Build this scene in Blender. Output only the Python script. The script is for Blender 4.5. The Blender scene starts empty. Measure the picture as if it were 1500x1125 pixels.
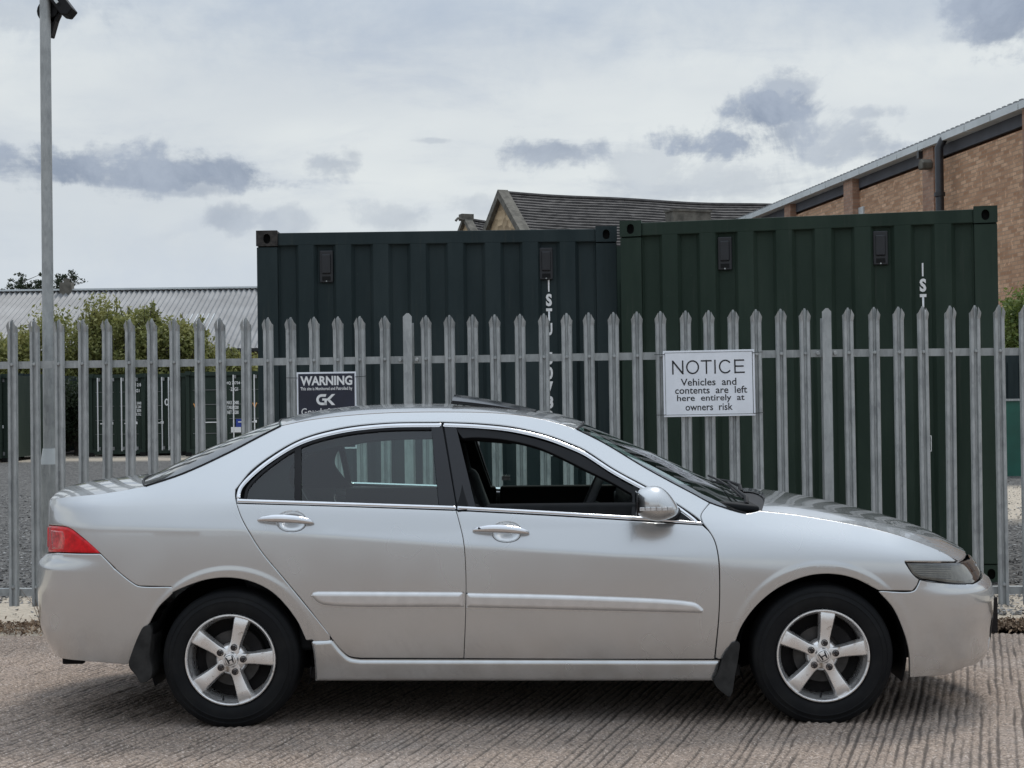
import bpy, bmesh, math, random
import numpy as np
from mathutils import Vector, Matrix
from mathutils.geometry import delaunay_2d_cdt
random.seed(7); np.random.seed(7)
SC = bpy.context.scene; COL = SC.collection
PI = math.pi; R = math.radians

# ------------------------------------------------------------------ camera
F_PX = 2250.0; HC = 1.45; PITCH = math.atan((590-562.5)/F_PX); ROLL = R(0.75)
Fw = np.array([0, math.cos(PITCH), math.sin(PITCH)])
R0 = np.array([1.0, 0, 0]); U0 = np.array([0, -math.sin(PITCH), math.cos(PITCH)])
Rw = R0*math.cos(ROLL) - U0*math.sin(ROLL); Uw = U0*math.cos(ROLL) + R0*math.sin(ROLL)
CAM = np.array([0, 0, HC])
cd = bpy.data.cameras.new('camera'); cam = bpy.data.objects.new('camera', cd); COL.objects.link(cam)
cd.sensor_width = 36; cd.lens = 36*F_PX/1500; cd.clip_start = .1; cd.clip_end = 3000
cam.matrix_world = Matrix(((Rw[0], Uw[0], -Fw[0], 0), (Rw[1], Uw[1], -Fw[1], 0), (Rw[2], Uw[2], -Fw[2], HC), (0, 0, 0, 1)))
SC.camera = cam
SC.view_settings.view_transform = 'Standard'; SC.view_settings.look = 'None'
SC.view_settings.gamma = 1; SC.view_settings.exposure = 0.0; SC.view_settings.use_curve_mapping = False
SC.cycles.max_bounces = 10; SC.cycles.transparent_max_bounces = 24; SC.cycles.sample_clamp_indirect = 6

def proj(p):
    d = np.asarray(p, float) - CAM
    w = d@Fw
    return np.stack([750+F_PX*(d@Rw)/w, 562.5-F_PX*(d@Uw)/w], -1)
def ray(px, py): return Fw + Rw*(px-750)/F_PX - Uw*(py-562.5)/F_PX
def at(px, py, Y):
    d = ray(px, py); return CAM + d*(Y/d[1])
def onplane(px, py, p0, n):
    d = ray(px, py); n = np.asarray(n, float); p0 = np.asarray(p0, float)
    return CAM + d*(((p0-CAM)@n)/(d@n))

# ------------------------------------------------------------------ world: overcast sky with darker cumulus
SUN_EL, SUN_AZ = R(58), R(25)       # azimuth clockwise from +Y (beyond the fence, to the right)
W = bpy.data.worlds.new('World'); SC.world = W; W.use_nodes = True
wn = W.node_tree.nodes; wl = W.node_tree.links; wn.clear()
def WN(t, **k):
    n = wn.new(t)
    for a, b in k.items(): setattr(n, a, b)
    return n
def wset(sock, v):
    if isinstance(v, bpy.types.NodeSocket): wl.new(v, sock)
    else: sock.default_value = v
def wm(op, a, b=0.0, c=None, clamp=False):
    n = WN('ShaderNodeMath', operation=op, use_clamp=clamp); wset(n.inputs[0], a); wset(n.inputs[1], b)
    if c is not None: wset(n.inputs[2], c)
    return n.outputs[0]
def wmix(f, a, b):
    n = WN('ShaderNodeMix', data_type='RGBA'); wset(n.inputs[0], f); wset(n.inputs[6], a); wset(n.inputs[7], b); return n.outputs[2]
def wnoise(vec, scale, detail, rough=.55, dist=0):
    n = WN('ShaderNodeTexNoise'); wset(n.inputs['Vector'], vec); n.inputs['Scale'].default_value = scale
    n.inputs['Detail'].default_value = detail; n.inputs['Roughness'].default_value = rough; n.inputs['Distortion'].default_value = dist
    return n
def wsmooth(v, a, b):
    n = WN('ShaderNodeMapRange', interpolation_type='SMOOTHSTEP'); wset(n.inputs[0], v); n.inputs[1].default_value = a; n.inputs[2].default_value = b
    return n.outputs[0]
tc = WN('ShaderNodeTexCoord'); sep = WN('ShaderNodeSeparateXYZ'); wl.new(tc.outputs['Generated'], sep.inputs[0])
az = wm('ARCTAN2', sep.outputs[0], sep.outputs[1]); el = wm('ARCSINE', sep.outputs[2])
cmb = WN('ShaderNodeCombineXYZ'); wset(cmb.inputs[0], az); wset(cmb.inputs[1], el)
skyv = WN('ShaderNodeVectorMath', operation='MULTIPLY'); wl.new(tc.outputs['Generated'], skyv.inputs[0]); skyv.inputs[1].default_value = (1, 1, 3.2)
nz = WN('ShaderNodeTexSky', sky_type='NISHITA', sun_disc=False); nz.sun_elevation = SUN_EL; nz.sun_rotation = SUN_AZ
big = wnoise(skyv.outputs[0], 2.1, 5, .5)
mid = wnoise(skyv.outputs[0], 6.0, 8, .6, .3)
fine = wnoise(tc.outputs['Generated'], 20, 10, .64, .4)
fine2 = wnoise(tc.outputs['Generated'], 42, 8, .6)
nw = wm('ADD', wm('ADD', wm('MULTIPLY', wm('SUBTRACT', fine.outputs[0], .5), 2.6), wm('MULTIPLY', wm('SUBTRACT', mid.outputs[0], .5), 2.6)), wm('MULTIPLY', wm('SUBTRACT', fine2.outputs[0], .5), 1.3))
K = 10.0
def kc(r, g, b): return (r*K, g*K, b*K, 1)
base = wmix(wsmooth(big.outputs[0], .38, .66), kc(.815, .85, .84), kc(.65, .695, .73))
base = wmix(wm('MULTIPLY', wsmooth(mid.outputs[0], .48, .70), .5), base, kc(.47, .53, .63))
# the bank of darker, bluer stratus above the frame's top edge and the grey-blue band low down
base = wmix(wm('MULTIPLY', wsmooth(wm('ADD', el, wm('MULTIPLY', nw, .03)), .185, .285), .75), base, kc(.44, .515, .62))
base = wmix(wm('MULTIPLY', wsmooth(wm('ADD', el, wm('MULTIPLY', nw, .025)), .15, .04), .7), base, kc(.53, .60, .71))
def blob(px, py, rx, ry, dens, soft=.72):
    a0 = math.atan((px-750)/F_PX); hy = 590-(px-750)*math.tan(ROLL); e0 = math.atan((hy-py)/F_PX*math.cos(a0))
    dx = wm('DIVIDE', wm('SUBTRACT', az, a0), rx/F_PX); dy = wm('DIVIDE', wm('SUBTRACT', el, e0), ry/F_PX)
    d = wm('SQRT', wm('ADD', wm('MULTIPLY', dx, dx), wm('MULTIPLY', dy, dy)))
    v = wm('ADD', wm('SUBTRACT', 1.0, d), wm('MULTIPLY', nw, 1.15))
    return wm('MULTIPLY', wsmooth(v, 0.0, soft), dens)
mask = 0.0
for b in [(90, 250, 130, 44, .9), (240, 252, 140, 38, .9), (335, 255, 75, 32, .85), (285, 275, 95, 18, .55), (335, 315, 42, 26, .45), (425, 325, 38, 26, .4), (492, 242, 52, 20, .5), (520, 225, 22, 20, .35),
          (585, 318, 62, 30, .35), (805, 222, 88, 32, .75), (640, 205, 50, 6, .3), (1120, 165, 115, 55, .95), (1095, 200, 130, 42, .95), (1160, 195, 70, 40, .8), (1185, 125, 34, 22, .45), (1240, 205, 95, 45, .6), (1160, 130, 60, 40, .7), (180, 232, 120, 20, .5), (955, 245, 70, 40, .35), (700, 300, 60, 24, .25), (60, 20, 160, 40, .25), (1330, 240, 60, 30, .35), (1285, 165, 50, 14, .5),
          (1050, 265, 170, 40, .35), (1475, 38, 85, 52, .85), (1420, 50, 40, 22, .4),
          (-350, 180, 260, 60, .7), (1900, 200, 260, 70, .7), (-900, 60, 300, 70, .6), (2500, 100, 300, 80, .6)]:
    o = blob(*b); mask = o if mask == 0.0 else wm('MAXIMUM', mask, o)
shade = wmix(wsmooth(fine.outputs[0], .35, .65), kc(.235, .285, .38), kc(.37, .425, .52))
cl = wmix(mask, base, shade)
zenith_gain = wm('ADD', wm('MULTIPLY', wm('MAXIMUM', wm('SUBTRACT', sep.outputs[2], .24), 0.0), 1.5), 1.0)   # overcast brightening added only to the unseen sky above the view, for more light
ov = WN('ShaderNodeVectorMath', operation='SCALE'); wl.new(cl, ov.inputs[0]); wl.new(zenith_gain, ov.inputs[3])
allc = wmix(.94, nz.outputs[0], ov.outputs[0])
bg = WN('ShaderNodeBackground'); bg.inputs[1].default_value = .1; wl.new(allc, bg.inputs[0])
wo = WN('ShaderNodeOutputWorld'); wl.new(bg.outputs[0], wo.inputs[0])
sd = bpy.data.lights.new('sun', 'SUN'); sun = bpy.data.objects.new('sun', sd); COL.objects.link(sun)
sd.energy = 1.5; sd.angle = R(14); sd.color = (1, .955, .9)
sdir = Vector((math.sin(SUN_AZ)*math.cos(SUN_EL), math.cos(SUN_AZ)*math.cos(SUN_EL), math.sin(SUN_EL)))
sun.rotation_euler = sdir.to_track_quat('Z', 'Y').to_euler()

# ------------------------------------------------------------------ materials
class NT:
    def __init__(s, name):
        s.m = bpy.data.materials.new(name); s.m.use_nodes = True; s.t = s.m.node_tree; s.t.nodes.clear()
        s.out = s.n('ShaderNodeOutputMaterial'); s.b = s.n('ShaderNodeBsdfPrincipled'); s.l(s.b.outputs[0], s.out.inputs[0])
    def n(s, t, **k):
        x = s.t.nodes.new(t)
        for a, b in k.items(): setattr(x, a, b)
        return x
    def l(s, a, b): s.t.links.new(a, b)
    def set(s, sock, v):
        if isinstance(v, bpy.types.NodeSocket): s.l(v, sock)
        elif isinstance(v, tuple) and len(v) == 3 and sock.type == 'RGBA': sock.default_value = (*v, 1)
        else: sock.default_value = v
    def P(s, **k):
        for a, v in k.items(): s.set(s.b.inputs[a.replace('_', ' ')], v)
        return s
    def math(s, op, a, b=0.0, clamp=False):
        x = s.n('ShaderNodeMath', operation=op, use_clamp=clamp); s.set(x.inputs[0], a); s.set(x.inputs[1], b); return x.outputs[0]
    def mix(s, f, a, b, bt='MIX'):
        x = s.n('ShaderNodeMix', data_type='RGBA', blend_type=bt); s.set(x.inputs[0], f); s.set(x.inputs[6], a); s.set(x.inputs[7], b); return x.outputs[2]
    def obj(s): return s.n('ShaderNodeTexCoord').outputs['Object']
    def pos(s): return s.n('ShaderNodeNewGeometry').outputs['Position']
    def mul(s, v, k):
        x = s.n('ShaderNodeVectorMath', operation='MULTIPLY'); s.l(v, x.inputs[0]); x.inputs[1].default_value = k; return x.outputs[0]
    def noise(s, v, scale, detail=4, rough=.55, dist=0):
        x = s.n('ShaderNodeTexNoise'); s.l(v, x.inputs['Vector']); x.inputs['Scale'].default_value = scale; x.inputs['Detail'].default_value = detail
        x.inputs['Roughness'].default_value = rough; x.inputs['Distortion'].default_value = dist; return x.outputs[0]
    def sm(s, v, a, b, c=0., d=1.):
        x = s.n('ShaderNodeMapRange', interpolation_type='SMOOTHSTEP'); s.set(x.inputs[0], v)
        for i, q in enumerate((a, b, c, d)): x.inputs[i+1].default_value = q
        return x.outputs[0]
    def bump(s, h, strength=.3, dist=.01):
        x = s.n('ShaderNodeBump'); s.l(h, x.inputs['Height']); x.inputs['Strength'].default_value = strength; x.inputs['Distance'].default_value = dist
        s.l(x.outputs[0], s.b.inputs['Normal']); return x
def simple(name, col, rough=.5, metal=0., var=.12, vs=8., bump=0., **k):
    t = NT(name); v = t.obj()
    n = t.noise(v, vs, 5)
    c = t.mix(t.sm(n, .3, .7), tuple(x*(1-var) for x in col), tuple(min(1, x*(1+var)) for x in col))
    t.P(Base_Color=c, Roughness=rough, Metallic=metal, **k)
    if bump: t.bump(t.noise(v, vs*6, 5), bump, .004)
    return t.m

M = {}
t = NT('silver_paint'); v = t.obj()
dust = t.sm(t.noise(v, 3, 2), .3, .75)
sz = t.n('ShaderNodeSeparateXYZ'); t.l(v, sz.inputs[0])
low = t.sm(sz.outputs[2], .50, .18)
c = (.60, .607, .607, 1)
c = t.mix(t.math('MULTIPLY', low, t.sm(t.noise(v, 7, 3), .3, .7, .05, .38)), c, (.34, .31, .275))
t.P(Base_Color=c, Metallic=.80, Roughness=t.sm(dust, 0., 1., .22, .28), Coat_Weight=1., Coat_Roughness=t.sm(dust, 0, 1, .02, .05), Coat_IOR=1.5)
M['paint'] = t.m
M['chrome'] = simple('chrome_trim', (.75, .75, .76), .12, 1.0, .04)
M['moulding'] = simple('moulding_paint', (.70, .69, .68), .33, .75, .05, 20, Coat_Weight=.4, Coat_Roughness=.15)
M['black'] = simple('black_plastic', (.008, .008, .009), .5, 0, .2, Specular_IOR_Level=.25)
M['gloss_black'] = simple('black_gloss_trim', (.008, .008, .010), .16, 0, .1, Specular_IOR_Level=.4)
M['rubber_flap'] = simple('dusty_rubber', (.03, .029, .028), .8, 0, .35, 14, Specular_IOR_Level=.2)
t = NT('tyre_rubber'); v = t.obj()
t.P(Base_Color=t.mix(t.sm(t.noise(v, 9, 6), .4, .8), (.005, .0055, .0065), (.012, .012, .012)), Roughness=.68, Specular_IOR_Level=.22); t.bump(t.noise(v, 140, 3), .15, .001); M['tyre'] = t.m
t = NT('alloy'); v = t.obj()
d = t.noise(v, 22, 8, .65)
t.P(Base_Color=t.mix(t.sm(d, .56, .72), (.84, .825, .81), (.40, .34, .28)), Metallic=.85, Roughness=t.sm(d, .3, .8, .24, .45)); M['alloy'] = t.m
M['disc'] = simple('brake_disc_steel', (.055, .052, .05), .55, .7, .25, 20)
M['dark_metal'] = simple('dark_metal', (.012, .011, .011), .8, .1, .3, Specular_IOR_Level=.2)
M['lug'] = simple('lug_nut_steel', (.06, .05, .05), .35, .9, .3)
M['seat'] = simple('seat_cloth', (.025, .026, .028), .9, 0, .2, 30, .3)
M['trim'] = simple('interior_trim', (.008, .009, .010), .7, 0, .15, 20, Specular_IOR_Level=.2)
M['trim_grey'] = simple('interior_grey_trim', (.07, .072, .074), .7, 0, .1, 20)
def glassmat(name, tint, refl=1.0, rough=0.0):
    t = NT(name); t.t.nodes.remove(t.b)
    tr = t.n('ShaderNodeBsdfTransparent'); tr.inputs[0].default_value = (*tint, 1)
    gl = t.n('ShaderNodeBsdfGlossy'); gl.inputs['Roughness'].default_value = rough; gl.inputs[0].default_value = (1, 1, 1, 1)
    fr = t.n('ShaderNodeFresnel'); fr.inputs[0].default_value = 1.5
    f = t.math('MULTIPLY', fr.outputs[0], refl*1.25, True)
    mx = t.n('ShaderNodeMixShader'); t.l(f, mx.inputs[0]); t.l(tr.outputs[0], mx.inputs[1]); t.l(gl.outputs[0], mx.inputs[2]); t.l(mx.outputs[0], t.out.inputs[0]); return t.m
M['glass'] = glassmat('window_glass', (.74, .88, .84))
M['screen_glass'] = glassmat('windscreen_glass', (.55, .66, .62), 1.0)
M['lens'] = glassmat('clear_lens', (.68, .67, .64), 1.2, .03)
M['red'] = simple('red_lens', (.66, .003, .010), .2, 0, .25, 30, Specular_IOR_Level=.3, Coat_Weight=.35, Coat_Roughness=.03)
M['red_pale'] = simple('pale_red_lens', (.62, .035, .04), .10, 0, .35, 60, Coat_Weight=1.0)
M['reflector'] = simple('lamp_reflector', (.66, .65, .62), .3, .45, .35, 14)
M['white_lens'] = simple('white_lens', (.6, .6, .6), .15, .3, .2, 60, Coat_Weight=1.)
M['amber'] = simple('amber_lens', (.45, .30, .14), .2, .2, .3, 80, Coat_Weight=1.)

t = NT('galvanised_steel'); v = t.obj()
oi = t.n('ShaderNodeObjectInfo').outputs['Random']
off = t.n('ShaderNodeVectorMath', operation='ADD'); t.l(v, off.inputs[0]); cx = t.n('ShaderNodeCombineXYZ'); t.l(t.math('MULTIPLY', oi, 37.), cx.inputs[0]); t.l(t.math('MULTIPLY', oi, 11.), cx.inputs[2]); t.l(cx.outputs[0], off.inputs[1])
st = t.mul(off.outputs[0], (1, 1, .30)); vor = t.n('ShaderNodeTexVoronoi'); t.l(st, vor.inputs['Vector']); vor.inputs['Scale'].default_value = 70
hs = t.n('ShaderNodeSeparateColor'); t.l(vor.outputs['Color'], hs.inputs[0])
n1 = t.noise(off.outputs[0], 5, 8, .65); n2 = t.noise(t.mul(off.outputs[0], (1, 1, .12)), 60, 5, .6)
c = t.mix(t.sm(n1, .33, .7), (.40, .415, .41), (.235, .247, .248))
c = t.mix(t.math('MULTIPLY', hs.outputs[0], .38), c, (.56, .575, .56))
c = t.mix(t.sm(n2, .55, .75, 0, .5), c, (.66, .67, .65))
c = t.mix(t.math('MULTIPLY', oi, .3), c, (.32, .335, .33))
t.P(Base_Color=c, Metallic=.25, Roughness=.5); t.bump(n2, .25, .002); M['galv'] = t.m
def container_mat(name, a, b):
    t = NT(name); v = t.obj()
    n = t.noise(t.mul(v, (1, 1, .25)), 3, 7, .6); n2 = t.noise(v, 30, 6, .7)
    c = t.mix(t.sm(n, .3, .72), a, b)
    c = t.mix(t.sm(n2, .66, .78, 0, .45), c, (.10, .11, .09)); c = t.mix(t.sm(t.noise(t.mul(v, (9, 9, .5)), 2.5, 6, .65), .56, .76, 0, .35), c, (.055, .06, .05)); c = t.mix(t.sm(t.noise(v, 7, 7, .7), .70, .76, 0, .6), c, (.06, .03, .018))
    t.P(Base_Color=c, Roughness=.7, Specular_IOR_Level=.28); t.bump(t.noise(v, 2.2, 4), .25, .03); return t.m
M['cont_blue'] = container_mat('container_paint_slate_green', (.013, .024, .026), (.025, .038, .040))
M['cont_green'] = container_mat('container_paint_dark_green', (.013, .027, .018), (.025, .042, .030))
M['cont_far'] = container_mat('far_container_paint', (.018, .032, .024), (.03, .045, .034))
M['rust'] = simple('rusty_casting', (.030, .026, .023), .8, 0, .5, 25)
M['vent'] = simple('vent_plastic', (.008, .009, .012), .35, 0, .2)
M['hole'] = simple('dark_cavity', (.003, .003, .003), .9)
M['white_print'] = simple('white_print', (.80, .80, .79), .6, 0, .08, 60)
M['sign_white'] = simple('sign_white', (.84, .86, .90), .35, 0, .05, 6)
M['sign_navy'] = simple('sign_navy', (.010, .013, .03), .35, 0, .2, 6)
M['ink'] = simple('sign_ink', (.01, .01, .012), .5)
M['blue_print'] = simple('blue_print', (.02, .05, .30), .5)
M['orange_print'] = simple('orange_print', (.75, .33, .06), .5)
def foliage(name, a, b, c3):
    t = NT(name); v = t.pos()
    n = t.noise(v, 1.1, 4); n2 = t.n('ShaderNodeNewGeometry').outputs['Random Per Island']
    c = t.mix(n2, a, b); c = t.mix(t.sm(n, .45, .7, 0, .8), c, c3)
    t.P(Base_Color=c, Roughness=.6); t.b.inputs['Subsurface Weight'].default_value = 0
    tl = t.n('ShaderNodeBsdfTranslucent'); t.l(c, tl.inputs[0]); mx = t.n('ShaderNodeMixShader'); mx.inputs[0].default_value = .35
    t.l(t.b.outputs[0], mx.inputs[1]); t.l(tl.outputs[0], mx.inputs[2]); t.l(mx.outputs[0], t.out.inputs[0]); return t.m
M['leaf_olive'] = foliage('olive_leaves', (.13, .15, .04), (.32, .325, .11), (.38, .36, .13))
M['leaf_green'] = foliage('green_leaves', (.08, .13, .03), (.24, .30, .08), (.26, .30, .09))
M['leaf_dark'] = foliage('dark_leaves', (.02, .035, .018), (.045, .065, .03), (.05, .06, .03))
M['bark'] = simple('bark', (.05, .042, .033), .9, 0, .4, 8)
def brick_mat(name, c1, c2, mortar, ax='x'):
    t = NT(name); v = t.obj(); s3 = t.n('ShaderNodeSeparateXYZ'); t.l(v, s3.inputs[0]); cb = t.n('ShaderNodeCombineXYZ'); t.l(s3.outputs[0 if ax == 'x' else 1], cb.inputs[0]); t.l(s3.outputs[2], cb.inputs[1])
    br = t.n('ShaderNodeTexBrick'); t.l(cb.outputs[0], br.inputs['Vector']); br.inputs['Scale'].default_value = 1; br.inputs['Brick Width'].default_value = .36; br.inputs['Row Height'].default_value = .115
    br.inputs['Mortar Size'].default_value = .014; br.inputs['Mortar Smooth'].default_value = .3; br.inputs['Bias'].default_value = -.1
    br.inputs['Color1'].default_value = (*c1, 1); br.inputs['Color2'].default_value = (*c2, 1); br.inputs['Mortar'].default_value = (*mortar, 1)
    c = t.mix(t.sm(t.noise(v, .5, 7, .6), .35, .7, 0, .45), br.outputs['Color'], tuple(x*.72 for x in c1))
    c = t.mix(t.sm(t.noise(v, 6, 4), .55, .7, 0, .5), c, tuple(min(1, x*1.35) for x in c2))
    t.P(Base_Color=c, Roughness=.88); return t.m
M['brick'] = brick_mat('buff_brick', (.42, .23, .13), (.74, .48, .31), (.38, .28, .20))
M['brick_red'] = brick_mat('red_brick', (.27, .11, .065), (.36, .17, .10), (.24, .17, .13))
M['brick_pier'] = brick_mat('pier_brick', (.32, .18, .12), (.44, .28, .20), (.30, .23, .18))
t = NT('rough_sandstone'); v = t.obj()
vo = t.n('ShaderNodeTexVoronoi'); t.l(t.mul(v, (1, 1, 1.7)), vo.inputs['Vector']); vo.inputs['Scale'].default_value = 1.9; hs = t.n('ShaderNodeSeparateColor'); t.l(vo.outputs['Color'], hs.inputs[0])
t.P(Base_Color=t.mix(hs.outputs[0], (.24, .17, .10), (.60, .45, .28)), Roughness=.9); t.bump(vo.outputs['Distance'], .9, .1); M['stone'] = t.m
M['coping'] = simple('weathered_stone', (.13, .12, .10), .9, 0, .35, 3, .5)
M['slate'] = simple('slate', (.052, .048, .046), .75, 0, .4, 2.5, .3)
M['tin'] = simple('corrugated_sheet', (.235, .238, .24), .55, .2, .18, .8)
M['grey_metal'] = simple('grey_sheet_metal', (.60, .63, .63), .5, .1, .1, 1)
M['fascia_dark'] = simple('dark_fascia', (.085, .09, .105), .7, 0, .15, 1)
M['pipe'] = simple('black_pipe', (.02, .02, .023), .4, 0, .2)
M['hoard'] = simple('teal_hoarding', (.008, .085, .06), .5, 0, .15, 2)
M['twig'] = simple('dry_leaves', (.16, .10, .06), .9, 0, .5, 60)

# ------------------------------------------------------------------ object helpers
def tag(o, label=None, cat=None, group=None, kind=None):
    if label: o['label'] = label
    if cat: o['category'] = cat
    if group: o['group'] = group
    if kind: o['kind'] = kind
    return o
def empty(name, loc=(0, 0, 0), rz=0):
    o = bpy.data.objects.new(name, None); COL.objects.link(o); o.location = loc; o.rotation_euler = (0, 0, rz); o.empty_display_size = .2; return o
def link(name, me, mat, parent=None, loc=None):
    o = bpy.data.objects.new(name, me); COL.objects.link(o)
    if mat and not me.materials: me.materials.append(M[mat] if isinstance(mat, str) else mat)
    if parent: o.parent = parent
    if loc is not None: o.location = loc
    return o
def pyd(name, vs, fs, mat, parent=None, smooth=False, loc=None):
    me = bpy.data.meshes.new(name); me.from_pydata([tuple(map(float, v)) for v in vs], [], [tuple(int(i) for i in f) for f in fs])
    if smooth: me.polygons.foreach_set('use_smooth', [True]*len(me.polygons))
    me.update(); return link(name, me, mat, parent, loc)
class MB:
    def __init__(s): s.v = []; s.f = []
    def add(s, vs, fs):
        k = len(s.v); s.v += [tuple(map(float, v)) for v in vs]; s.f += [tuple(i+k for i in f) for f in fs]; return s
    def box(s, c, d, rot=None):
        c = np.array(c, float); h = np.array(d, float)/2; Rm = np.eye(3) if rot is None else np.array(rot)
        vs = [c+Rm@(h*np.array(q)) for q in ((-1,-1,-1),(1,-1,-1),(1,1,-1),(-1,1,-1),(-1,-1,1),(1,-1,1),(1,1,1),(-1,1,1))]
        return s.add(vs, [(0,3,2,1),(4,5,6,7),(0,1,5,4),(1,2,6,5),(2,3,7,6),(3,0,4,7)])
    def prism(s, poly, axis, a, b):
        n = len(poly); f = {'x': lambda p, q: (q, p[0], p[1]), 'y': lambda p, q: (p[0], q, p[1]), 'z': lambda p, q: (p[0], p[1], q)}[axis]
        vs = [f(p, a) for p in poly]+[f(p, b) for p in poly]
        return s.add(vs, [tuple(range(n))[::-1], tuple(range(n, 2*n))]+[(i, (i+1) % n, n+(i+1) % n, n+i) for i in range(n)])
    def tube(s, pts, rad, seg=10, cap=True):
        pts = [np.array(p, float) for p in pts]; rad = [rad]*len(pts) if np.isscalar(rad) else rad
        vs = []; prev = None
        for i, p in enumerate(pts):
            d = pts[min(i+1, len(pts)-1)]-pts[max(i-1, 0)]; d /= np.linalg.norm(d)
            if prev is None: a = np.cross(d, [0, 0, 1]) if abs(d[2]) < .9 else np.cross(d, [1, 0, 0])
            else: a = prev-d*(prev@d)
            a /= np.linalg.norm(a); prev = a; b = np.cross(d, a)
            for k in range(seg): q = 2*PI*k/seg; vs.append(p+rad[i]*(a*math.cos(q)+b*math.sin(q)))
        fs = [(i*seg+k, i*seg+(k+1) % seg, (i+1)*seg+(k+1) % seg, (i+1)*seg+k) for i in range(len(pts)-1) for k in range(seg)]
        if cap: fs += [tuple(range(seg))[::-1], tuple(range((len(pts)-1)*seg, len(pts)*seg))]
        return s.add(vs, fs)
    def build(s, name, mat, parent=None, smooth=False, loc=None, bevel=0, bseg=2):
        me = bpy.data.meshes.new(name); me.from_pydata(s.v, [], s.f)
        bm = bmesh.new(); bm.from_mesh(me); bmesh.ops.recalc_face_normals(bm, faces=bm.faces)
        if bevel: bmesh.ops.bevel(bm, geom=list(bm.edges), offset=bevel, segments=bseg, affect='EDGES', profile=.5, clamp_overlap=True)
        for f in bm.faces: f.smooth = smooth
        if smooth:
            for e in bm.edges:
                if len(e.link_faces) == 2 and e.calc_face_angle(0) > R(40): e.smooth = False
        bm.to_mesh(me); bm.free(); return link(name, me, mat, parent, loc)
def lathe(prof, seg=64, closed=False):           # prof: (radius, y) about the Y axis
    m = MB(); n = len(prof); vs = [(r*math.cos(2*PI*k/seg), y, r*math.sin(2*PI*k/seg)) for k in range(seg) for r, y in prof]
    fs = [(k*n+i, k*n+(i+1) % n, ((k+1) % seg)*n+(i+1) % n, ((k+1) % seg)*n+i) for k in range(seg) for i in range(n if closed else n-1)]
    return m.add(vs, fs)
def copy_tree(o, parent=None):
    c = o.copy(); COL.objects.link(c); c.parent = parent
    for ch in [q for q in CH.get(o.name, [])]: copy_tree(ch, c)
    return c
CH = {}
def text_mesh(s, w, h, bold=0., space=1.0):      # flat lettering in the XZ plane, centred, fitted to w x h
    cu = bpy.data.curves.new('txt', 'FONT'); cu.body = s; cu.size = 1; cu.offset = bold; cu.space_character = space; cu.align_x = 'CENTER'; cu.resolution_u = 3
    o = bpy.data.objects.new('txt', cu); COL.objects.link(o); dg = bpy.context.evaluated_depsgraph_get(); dg.update()
    me = bpy.data.meshes.new_from_object(o.evaluated_get(dg)); bpy.data.objects.remove(o)
    a = np.array([v.co[:] for v in me.vertices]); lo, hi = a.min(0), a.max(0)
    sx = w/(hi[0]-lo[0]); sy = (h/(hi[1]-lo[1])) if h else sx
    for v in me.vertices: x, y, z = v.co; v.co = ((x-(lo[0]+hi[0])/2)*sx, 0, (y-(lo[1]+hi[1])/2)*sy)
    return me
def poly_mesh(polys):                            # flat polygons in XZ
    m = MB()
    for p in polys: m.add([(a, 0, b) for a, b in p], [tuple(range(len(p)))])
    me = bpy.data.meshes.new('mark'); me.from_pydata(m.v, [], m.f); return me
def smooth_curve(pts, n=8):
    P = np.array(pts, float)
    if len(P) == 2: return [P[0]+(P[1]-P[0])*k/n for k in range(n+1)]
    out = []
    E = np.vstack([2*P[0]-P[1], P, 2*P[-1]-P[-2]])
    for i in range(1, len(E)-2):
        p0, p1, p2, p3 = E[i-1:i+3]
        d = [max(1e-6, np.linalg.norm(b-a))**.5 for a, b in ((p0, p1), (p1, p2), (p2, p3))]
        m1 = (p1-p0)/d[0]-(p2-p0)/(d[0]+d[1])+(p2-p1)/d[1]; m2 = (p2-p1)/d[1]-(p3-p1)/(d[1]+d[2])+(p3-p2)/d[2]
        m1 *= d[1]; m2 *= d[1]
        for k in range(n):
            u = k/n; out.append((2*u**3-3*u**2+1)*p1+(u**3-2*u**2+u)*m1+(-2*u**3+3*u**2)*p2+(u**3-u**2)*m2)
    out.append(E[-2]); return out
def runs(*rs, n=8):
    out = []
    for r in rs:
        c = smooth_curve(r, n)
        if out and np.linalg.norm(out[-1]-c[0]) < .3: c = c[1:]
        out += c
    if np.linalg.norm(out[-1]-out[0]) < .3: out = out[:-1]
    return np.array(out)
def resample(P, n):
    P = np.array(P, float); d = np.r_[0, np.cumsum(np.linalg.norm(np.diff(P, axis=0), axis=1))]
    return np.stack([np.interp(np.linspace(0, d[-1], n), d, P[:, k]) for k in range(P.shape[1])], 1)

# ------------------------------------------------------------------ ground
VPX = (1440-750)/F_PX; gd = np.array([VPX, 1.0]); gd /= np.linalg.norm(gd); gn = np.array([gd[1], -gd[0]])
def vnoise(x, y, seed=0):                        # cheap smooth value noise
    rs = np.random.RandomState(seed); T = rs.rand(256, 256); xi = np.floor(x).astype(int); yi = np.floor(y).astype(int); fx = x-xi; fy = y-yi
    fx = fx*fx*(3-2*fx); fy = fy*fy*(3-2*fy); g = lambda a, b: T[a % 256, b % 256]
    return (g(xi, yi)*(1-fx)+g(xi+1, yi)*fx)*(1-fy)+(g(xi, yi+1)*(1-fx)+g(xi+1, yi+1)*fx)*fy
t = NT('brushed_concrete'); v = t.pos()
rt = t.n('ShaderNodeMapping'); t.l(v, rt.inputs[0]); rt.inputs['Rotation'].default_value = (0, 0, math.atan2(gd[0], gd[1]))
stv = t.mul(rt.outputs[0], (1, .18, 1))
n1 = t.noise(v, 1.1, 6, .6); n2 = t.noise(v, 55, 6, .7); n3 = t.noise(v, 9, 5, .6); n4 = t.noise(v, 170, 3, .6)
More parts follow.
